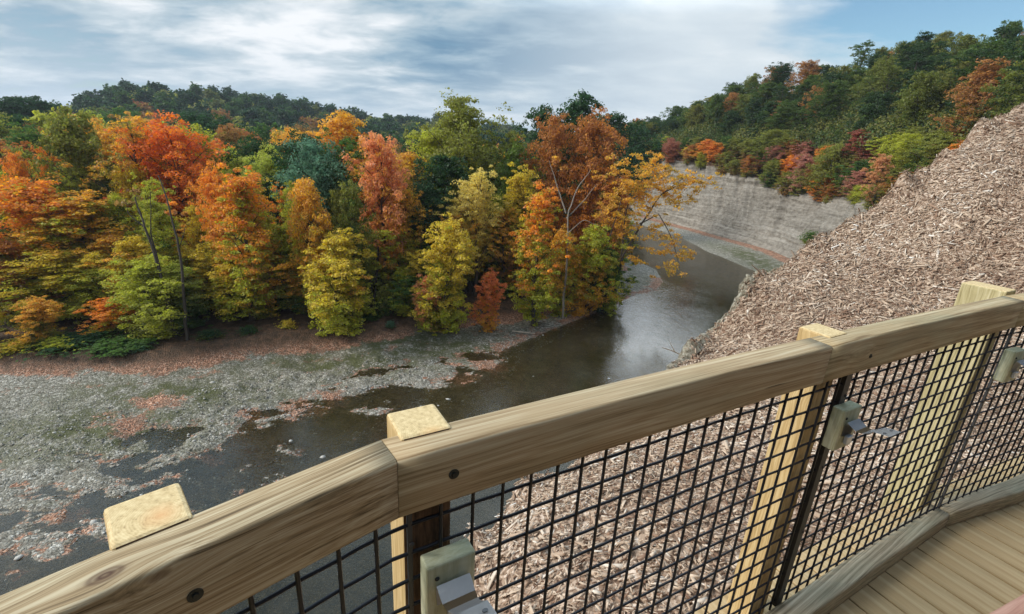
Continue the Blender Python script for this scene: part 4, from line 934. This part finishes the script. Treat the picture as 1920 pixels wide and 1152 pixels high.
for k in range(400):
    if len(placed) >= 78: break
    s = r.uniform(cs[1], cs[16]); i = min(int(np.searchsorted(cs, s))-1, len(seg_)-1); f = (s-cs[i])/sl[i]; nn = np.array((-seg_[i][1], seg_[i][0]))/sl[i]
    dep = 2.7+7.5*r.random()**1.1; p = fe[i]+seg_[i]*f+nn*dep
    if not inpoly(np.array([p[0]]), np.array([p[1]]), FOREST)[0]: p = fe[i]+seg_[i]*f-nn*dep
    if any((p[0]-q[0])**2+(p[1]-q[1])**2 < 1.5**2 for q in placed): continue
    placed.append(p); nm, ca, cb = US[int(r.integers(len(US)))]; z = gz(p[0], p[1])
    h = r.uniform(1.8, 3.4) if dep < 3.2 else r.uniform(3.2, 6.2)
    tree('understory_tree', 'bush' if h < 2.6 else 'low', (p[0], p[1], z-.1), h, h*r.uniform(.42, .58), ca, cb, r.uniform(-.1, .2), f'{nm} young tree in the shade under the front row of the wood', 'tree', f'{nm} young trees under the front row')
SL = [('golden', YEL_, YGR), ('amber', ORY, YGR), ('lime', YGR, GRN), ('lime', YGR, OLV), ('lime', LIM, YGR), ('golden', YEL_, OLV), ('orange', ORG, YGR), ('olive', OLV, GRN)]
sl_pts = [(b_[0], b_[1]) for b_ in [at_Y(q_[0], q_[1], q_[2])[:2] for q_ in T]]
k = 0; tries = 0
while k < 46 and tries < 4000:
    tries += 1
    px = r.uniform(-20, 1110); Y = r.uniform(37, 50); p = at_Y(px, 450, Y)
    d_, _ = pdist(np.array([p[0]]), np.array([p[1]]), FE)
    if not inpoly(np.array([p[0]]), np.array([p[1]]), FOREST)[0] or d_[0] < 3: continue
    if any((p[0]-a)**2+(p[1]-b)**2 < 1.9**2 for a, b in sl_pts): continue
    sl_pts.append((p[0], p[1])); k += 1; nm, ca, cb = SL[int(r.integers(len(SL)))]; z = gz(p[0], p[1]); h = r.uniform(7.5, 11.5)
    tree('tree', ['maple', 'airy', 'vase', 'oak'][int(r.integers(4))], (p[0], p[1], z-.1), h, r.uniform(1.4, 2.3), ca, cb, r.uniform(-.05, .2), f'{nm} slender tree squeezed between the larger front trees of the wood', 'tree', f'{nm} slender trees among the front row')
# leaning tree at the point, its limbs hang over the water
def leaning_tree(bpx, bpy_, Yb, limbs, rad0, label, bark, leafspots, ca, cb, lsize=.14, seed=3):
    b = at_Y(bpx, bpy_, Yb); b[2] = gz(b[0], b[1]); A = Acc(); r = np.random.default_rng(seed); C = []
    for L_ in limbs:                                    # each limb: list of (px, py, Y, radius)
        pts = np.array([(b if q is None else at_Y(*q[:3]))-b for q in L_[0]]); t = np.linspace(0, 1, len(pts)); tt = np.linspace(0, 1, len(pts)*4)
        P_ = np.stack([np.interp(tt, t, pts[:, i]) for i in range(3)], -1); P_ += np.cumsum(r.normal(0, .03, P_.shape), 0)*np.array([1, 1, .4])
        A.tube(P_, np.linspace(L_[1], L_[2], len(tt)), 6)
    root = empty('tree', tuple(b)); tag(root, label, 'tree', 'trees in the front of the wood across the river')
    A.obj('trunk', bark, root)
    if leafspots:
        for px, py, Y, s, m in leafspots:
            c0 = at_Y(px, py, Y)-b
            for j in range(m):
                cc = c0+r.normal(0, s*.66, 3)*np.array([1, 1, .7]); q = r.normal(size=(32, 3)); q /= np.linalg.norm(q, axis=1)[:, None]
                C.append(cc+q*(r.random(32)**.5)[:, None]*np.array([.5, .5, .22])*r.uniform(.6, 1.2))
                A2 = branch_pts(c0, cc, .05, 3)
        C = np.concatenate(C); V, F_ = leafquads(C, r.normal(size=(len(C), 3))+np.array([0, 0, .6]), lsize, r)
        c_ = npobj('crown', V, F_, M_LEAF, root, fattr={'rnd': r.random(len(F_)), 'hz': np.full(len(F_), .5)}); c_.color = (*ca, 1); c_['col2'] = [float(x) for x in cb]; c_['bias'] = .1
    return root
leaning_tree(1150, 548, 48, [([None, (1165, 480, 48), (1200, 420, 48.5), (1240, 365, 49), (1285, 342, 49.5)], .16, .03), ([(1200, 420, 48.5), (1235, 400, 48), (1262, 450, 47), (1275, 505, 46.5)], .07, .02), ([(1165, 480, 48), (1172, 400, 48), (1190, 330, 48.5)], .10, .02), ([None, (1130, 500, 47.5), (1150, 420, 47.5), (1165, 370, 47.5)], .12, .02), ([(1240, 365, 49), (1290, 330, 50), (1325, 345, 50.5)], .05, .015)], .2,
    'leaning tree at the tip of the wood with golden orange boughs hanging over the river', M_BARK,
    [(1200, 335, 48.5, 1.5, 34), (1245, 325, 49, 1.3, 26), (1285, 335, 49.5, 1.1, 22), (1322, 342, 50.3, .8, 14), (1300, 365, 49.8, .7, 8), (1260, 375, 48.8, 1.0, 14), (1215, 385, 48.5, 1.5, 26), (1240, 430, 47.8, 1.0, 14), (1262, 455, 47.3, 1.0, 16), (1285, 480, 46.8, .8, 12), (1262, 505, 46.5, .9, 12), (1235, 470, 47.3, .9, 10), (1170, 380, 48, 1.8, 34), (1175, 440, 47.5, 1.6, 26), (1190, 490, 47.2, 1.1, 12), (1160, 320, 49, 1.4, 24), (1225, 305, 50, 1.3, 24), (1220, 350, 49, 1.4, 26), (1190, 360, 48.5, 1.5, 28), (1250, 350, 49.3, 1.2, 22), (1145, 400, 48, 1.6, 24)], ORY, (.46, .32, .05), .095)
leaning_tree(330, 630, 32.4, [([None, (300, 510, 32.6), (270, 425, 33), (255, 370, 33.5)], .14, .035), ([(300, 510, 32.6), (285, 430, 33), (285, 360, 33)], .06, .02), ([(270, 425, 33), (240, 400, 33), (232, 370, 33)], .04, .012)], .15, 'leaning bare grey trunk in front of the flame red maple', M_BARK, [(250, 380, 36, .8, 4)], BRN, OLV)
leaning_tree(352, 640, 32, [([None, (345, 560, 32.3), (335, 470, 32.6), (322, 400, 33), (300, 330, 34)], .12, .03), ([(335, 470, 32.6), (350, 420, 33)], .04, .012)], .15, 'second bare trunk, upright and dark, right of the leaning one', M_BARK, [(322, 390, 36, .8, 4)], ORG, BRN)
leaning_tree(1057, 560, 44, [([None, (1062, 480, 44.5), (1062, 400, 45), (1085, 350, 45), (1110, 320, 45)], .12, .025), ([(1062, 400, 45), (1045, 350, 45.5), (1030, 300, 46)], .08, .02), ([(1062, 440, 44.5), (1095, 412, 44), (1122, 425, 43.8)], .05, .015), ([(1062, 410, 45), (1095, 375, 45), (1120, 345, 45.5)], .06, .015)], .2, 'pale forked trunk standing in front of the rusty orange trees', M_BARKP, [(1112, 320, 45, .9, 4), (1032, 300, 46, .9, 4)], RUS, ORY)
leaning_tree(700, 600, 40, [([None, (705, 520, 41), (708, 440, 42)], .12, .06)], .15, 'straight dark trunk under the tall salmon maple', M_BARK, [(708, 470, 42, 1.4, 6)], ORY, SAL)

# the canopy behind the front row
r = np.random.default_rng(99); pts = []
tries = 0
while len(pts) < 125 and tries < 9000:
    tries += 1
    y = r.uniform(44, 135); x = -r.uniform(-.17, 1.12)*y+r.uniform(-1, 1)
    d_, _ = pdist(np.array([x]), np.array([y]), FE)
    if not inpoly(np.array([x]), np.array([y]), FOREST)[0] or d_[0] < 9: continue
    sp = 4.6 if y < 80 else 6.6
    if any((x-a)**2+(y-b)**2 < sp**2 for a, b in pts): continue
    pts.append((x, y))
MIX = [('olive', OLV, GRN), ('dark green', DGR, GRN), ('dark green', GRN, DGR), ('yellow green', YGR, OLV), ('rusty orange', RUS, OLV), ('golden orange', ORY, OLV), ('olive', OLV, DGR), ('pale lime', LIM, OLV), ('brownish', BRN, OLV)]
for x, y in pts:
    nm, ca, cb = MIX[int(r.integers(len(MIX)))]
    z = gz(x, y); h = r.uniform(11.5, 15.0) if y < 100 else r.uniform(12, 15.5)
    tree('tree', ['oak', 'oak', 'vase', 'round', 'maple', 'airy'][int(r.integers(6))] if y < 90 else 'far', (x, y, z-.1), h, r.uniform(2.8, 4.2) if y < 90 else r.uniform(3.8, 5), ca, cb, r.uniform(-.1, .3), f'{nm} tree half hidden in the canopy behind the front row', 'tree', f'{nm} trees of the canopy behind the front row')
# wooded ridge on the left: the nearer crowns one by one, the mass behind as one wood
r = np.random.default_rng(5); pts = []; tries = 0
def ridge_pt(a, fr):
    R = np.interp(a, _rid[:, 0], _rid[:, 1]); rr = 130+(R-130)*fr; return rr*math.sin(math.radians(a)), rr*math.cos(math.radians(a))
a_lo, a_hi = -50, 2
while len(pts) < 285 and tries < 20000:
    tries += 1
    a = r.uniform(a_lo, a_hi); fr = r.uniform(.15, 1.03); x, y = ridge_pt(a, fr); sp = 7.6
    if any((x-p_[0])**2+(y-p_[1])**2 < sp**2 for p_ in pts): continue
    pts.append((x, y, fr))
RM = [('dark green', (.024, .062, .019), (.06, .12, .024)), ('dark green', (.024, .062, .019), (.024, .062, .019)), ('dark green', (.06, .12, .024), (.024, .062, .019)), ('dark green', (.024, .062, .019), (.06, .12, .024)), ('olive', (.13, .15, .03), (.06, .12, .024)), ('rusty red', (.26, .085, .03), OLV), ('rusty orange', (.30, .14, .04), OLV)]
for x, y, fr in pts:
    a = math.degrees(math.atan2(x, y))
    w = .5 if fr > .8 else .9
    i = int(r.integers(len(RM))) if r.random() < w else int(r.integers(4))
    if i >= 5 and (fr > .62 or a > -22): i = int(r.integers(5))
    nm, ca, cb = RM[i]; z = gz(x, y)
    tree('ridge_tree', 'far', (x, y, z-.3), r.uniform(13.5, 16), r.uniform(4.6, 6.2), ca, cb, .1, f'{nm} tree on the wooded ridge on the left horizon', 'tree', f'{nm} trees on the left ridge')
def wood_mass(name, P, Hh, Rr, mat, seed, per=260, leaf=.7, cola=DGR, colb=OLV):
    r = np.random.default_rng(seed); C = []; Nn_ = []; HZ = []
    for (x, y, z), h, R_ in zip(P, Hh, Rr):
        q = r.normal(size=(per, 3)); q[:, 2] = np.abs(q[:, 2])*1.1-.2; q /= np.linalg.norm(q, axis=1)[:, None]
        C.append(np.array([x, y, z+h*.5])+q*np.array([R_, R_, h*.5])*(.75+.25*r.random(per))[:, None]); Nn_.append(q+r.normal(0, .5, (per, 3))); HZ.append(np.full(per, r.choice([.0, .3, .8, 1.0])))
    V, F_ = leafquads(np.concatenate(C), np.concatenate(Nn_), leaf, r)
    o = npobj(name, V, F_, mat, fattr={'rnd': r.random(len(F_)), 'hz': np.concatenate(HZ)}); o.color = (*cola, 1); o['col2'] = [float(x) for x in colb]; o['bias'] = 0.0; return tag(o, kind='stuff')
PP = []
for i in range(2200):
    a = r.uniform(-56, 28); fr = r.uniform(.05, 1.25); x, y = ridge_pt(a, fr)
    if y < 60: continue
    PP.append((x, y))
PP = np.array(PP); zz = height(PP[:, 0], PP[:, 1])[0]; dR = pdist(PP[:, 0], PP[:, 1], WL)[0]
okp = (~((zz < .3))) & (dR > 20)
PP = PP[okp]; zz = zz[okp]
wood_mass('distant_woods', np.column_stack([PP, zz]), r.uniform(9, 13, len(PP)), r.uniform(4.5, 6.5, len(PP)), M_LEAF, 8, 150, .85)

def proj(p):
    q = _R.T @ (np.asarray(p)-CAM); return 960+q[0]/q[2]*FPX, 576+q[1]/q[2]*FPX
# wooded slope above the cliff
r = np.random.default_rng(12); pts = []; tries = 0
GR2 = (.085, .135, .022); DG2 = (.036, .074, .018); OL2 = (.19, .19, .03)
SM_UP = [('dark green', DG2, GR2), ('dark green', GR2, OL2), ('dark green', GR2, DG2), ('dark green', DG2, OL2), ('olive green', OL2, GR2), ('dark green', DG2, DG2), ('olive green', (.17, .19, .03), GR2), ('dark green', DG2, GR2), ('rusty', (.40, .18, .05), OL2)]
SM_LO = [('olive green', OLV, GRN), ('olive green', YGR, OLV), ('rose pink', PNK, OLV), ('burnt orange', ORG, RUS), ('burnt orange', RUS, OLV), ('olive green', OLV, BRN), ('rose pink', (.40, .15, .09), RUS), ('dark green', GRN, OLV)]
n_lo = 0
while len(pts) < 290 and tries < 40000:
    tries += 1
    ui = int(r.integers(NU*.10, NU*.93)); v = r.uniform(.86, 1.2) if r.random() < .22 and n_lo < 80 else r.uniform(1.16, 2.04); p = bank(np.array([ui]), np.array([v]))[0]
    a = math.degrees(math.atan2(p[0], p[1]))
    if a > 50: continue
    qx, qy = proj((p[0], p[1], p[2]+(5 if v < 1.22 else 10)))
    if qy > np.interp(qx, [1240, 1480, 1680, 1800, 1925, 2100], [700, 480, 352, 262, 188, 110]) or qx < 1170 or qx > 1990: continue
    sp = 2.7 if v < 1.22 else 4.0
    if any((p[0]-q[0])**2+(p[1]-q[1])**2 < sp**2 for q in pts): continue
    pts.append(p)
    lo = v < 1.22; n_lo += lo
    nm, ca, cb = (SM_LO if lo else SM_UP)[int(r.integers(8 if lo else 9))]
    if lo: h = r.uniform(2.8, 5.8); rad = h*.5
    else: h = r.uniform(8.5, 12.0); rad = r.uniform(2.9, 4.1)
    tree('hillside_tree', ['low', 'round', 'low'][int(r.integers(3))] if lo else ['oak', 'vase', 'oak', 'airy'][int(r.integers(4))] if r.random() < .55 else 'oak', (p[0], p[1], p[2]-.3), h, rad, ca, cb, .15,
         f'{nm} ' + ('bushy tree along the top edge of the grey cliff' if lo else 'tree high on the wooded slope above the grey cliff'), 'tree', f'{nm} ' + ('bushy trees along the cliff top' if lo else 'trees on the slope above the cliff'))
FP = []
for k in range(1100):
    q = bank(np.array([int(r.integers(NU))]), np.array([r.uniform(1.25, 2.1)]))[0]
    FP.append(q)
FP = np.array(FP); wood_mass('hillside_woods', FP-np.array([0, 0, .5]), r.uniform(5, 7.5, len(FP)), r.uniform(2.4, 3.6, len(FP)), M_LEAF, 18, 320, .17, (.07, .11, .022), (.17, .17, .03))
SP = [(1325, 262, 96, 24, 'low', (.72, .27, .04), ORY, .2, 'brightest orange small tree at the left end of the cliff top'), (1290, 290, 94, 16, 'low', YEL_, ORY, .2, 'little golden bush on the far end of the cliff top'),
      (1535, 272, 72, 38, 'round', OLV, (.20, .16, .04), .1, 'rounded olive tree leaning out over the cliff edge'), (1492, 290, 73, 22, 'low', PNK, OLV, .1, 'pink sumac just left of the rounded olive tree'),
      (1632, 292, 66, 22, 'low', (.62, .30, .13), OLV, .15, 'peach coloured sumac right of the rounded olive tree'), (1605, 245, 76, 28, 'maple', (.38, .10, .07), OLV, .1, 'crimson tree standing above the peach coloured sumac'),
      (1445, 190, 95, 22, 'maple', (.34, .15, .05), OLV, .1, 'rust red tree among the greens halfway up the slope'), (1815, 175, 72, 34, 'maple', (.42, .17, .07), OLV, .1, 'orange red tree high up near the mulch skyline at the right'), (1440, 245, 88, 40, 'round', OLV, GRN, .1, 'wide olive green tree above the middle of the cliff')]
for px, py, Y, hw, kind, ca, cb, bi, lab in SP:
    vr = {'rust': 1.5, 'oran': 1.55, 'crim': 1.16, 'wide': 1.14, 'roun': .86, 'peac': .84, 'pink': .92}.get(lab[:4], 1.0)
    uis = np.arange(NU); q = bank(uis, np.full(NU, vr)); e_ = [abs(proj(q_)[0]-px) if q_[1] > 0 else 1e9 for q_ in q]; q = q[int(np.argmin(e_))]
    tp = at_Y(px, py, q[1]); z = q[2]; h = min(12.5, max(2.6, tp[2]-z)); top = np.array([q[0], q[1], z+h]); rad = hw/FPX*math.hypot(q[0], q[1])*.95
    tree('hillside_tree', kind, (top[0], top[1], z-.2), h, rad, ca, cb, bi, lab, 'tree', 'trees on the far cliff top')

# undergrowth along the foot of the wood
BU = [(150, 640, 30.5, 44, DGR, GRN, 'dark green leafy shrub at the foot of the wood on the left'), (215, 650, 30, 42, GRN, DGR, 'mid green spreading shrub beside the dark leafy one'), (105, 650, 29.3, 26, YGR, GRN, 'bright lime shrub at the left end of the undergrowth'),
      (40, 665, 29, 30, YEL_, YGR, 'small yellow shrub close to the left edge on the leafy bank'), (265, 660, 30.3, 24, GRN, BGR, 'little blue green shrub right of the spreading one'), (470, 650, 33.5, 16, DGR, GRN, 'low dark shrub beneath the low hanging orange maple'),
      (540, 628, 35, 16, YEL_, YGR, 'tiny sparse yellow shrub under the rounded yellow tree'), (690, 595, 38, 26, GRN, DGR, 'dark green shrub left of the leafless sapling on the bank'), (733, 622, 37, 10, BGR, GRN, 'isolated green tuft on the leaf covered bank'),
      (1005, 545, 44, 20, YGR, GRN, 'lime shrub behind the lime maple at the riverside'), (1125, 515, 47, 24, GRN, DGR, 'dark shrub at the root of the leaning tree on the point'), (395, 640, 32.5, 22, DGR, OLV, 'dull green shrub right of the bare trunks')]
for px, py, Y, hw, ca, cb, lab in BU:
    top = at_Y(px, py, Y); z = gz(top[0], top[1]); h = max(.5, top[2]-z); rad = hw/FPX*math.hypot(top[0], top[1])
    tree('shrub', 'bush', (top[0], top[1], z-.05), h, rad, ca, cb, .1, lab, 'shrub', 'shrubs along the foot of the wood')
q = at_Y(1518, 440, 58); tree('shrub', 'bush', (q[0], q[1], q[2]-1.2), 1.4, 1.0, GRN, OLV, .1, 'small green bush at the bottom of the cliff just above the mulch edge', 'shrub', 'bushes at the cliff')
# single larger rocks in the river and on the bar
for i, (px, py, s, lab) in enumerate(((605, 856, .20, 'tan rock alone in the shallows left of the second post'), (840, 748, .16, 'pale rock in the water above the top rail'), (1142, 709, .13, 'flat whitish rock breaking the dark water near the mulch'), (545, 826, .15, 'pale flat rock beside the bright reflection'), (175, 978, .18, 'flat white rock near the first post'), (822, 760, .10, 'small grey rock behind the second post'),
        (400, 722, .22, 'pale boulder on the leaf strewn margin'), (1000, 705, .10, 'little white rock in the open dark water'), (365, 832, .13, 'white rock among the puddles on the bar'), (35, 1045, .17, 'grey white rock beside red leaves in the lower left water'))):
    p = at_z(px, py, .03); z = gz(p[0], p[1]); o = stones(np.array([[0, 0, 0.]]), np.array([s]), 'rock', M_STONE, 30+i); o.location = (p[0], p[1], max(z, -.02)); a_ = o.data.attributes['rnd']; a_.data.foreach_set('value', np.full(len(o.data.polygons), .72+.02*(i % 4), np.float32)); tag(o, lab, 'rock', 'rocks in the shallows')

# thin autumn air between the camera and the far ridge
m, n = MAT('haze_air'); v = n.node('ShaderNodeVolumePrincipled'); v.inputs['Color'].default_value = (.80, .88, 1.0, 1); v.inputs['Density'].default_value = .00022; v.inputs['Anisotropy'].default_value = .2
n.l.new(v.outputs[0], n.out.inputs['Volume'])
bm = bmesh.new(); bmesh.ops.create_cube(bm, size=1); bmesh.ops.scale(bm, verts=bm.verts, vec=(8100, 5000, 110)); bmesh.ops.translate(bm, verts=bm.verts, vec=(0, 1550, 52))
hz_ = bmobj('haze', bm, m); tag(hz_, kind='stuff')
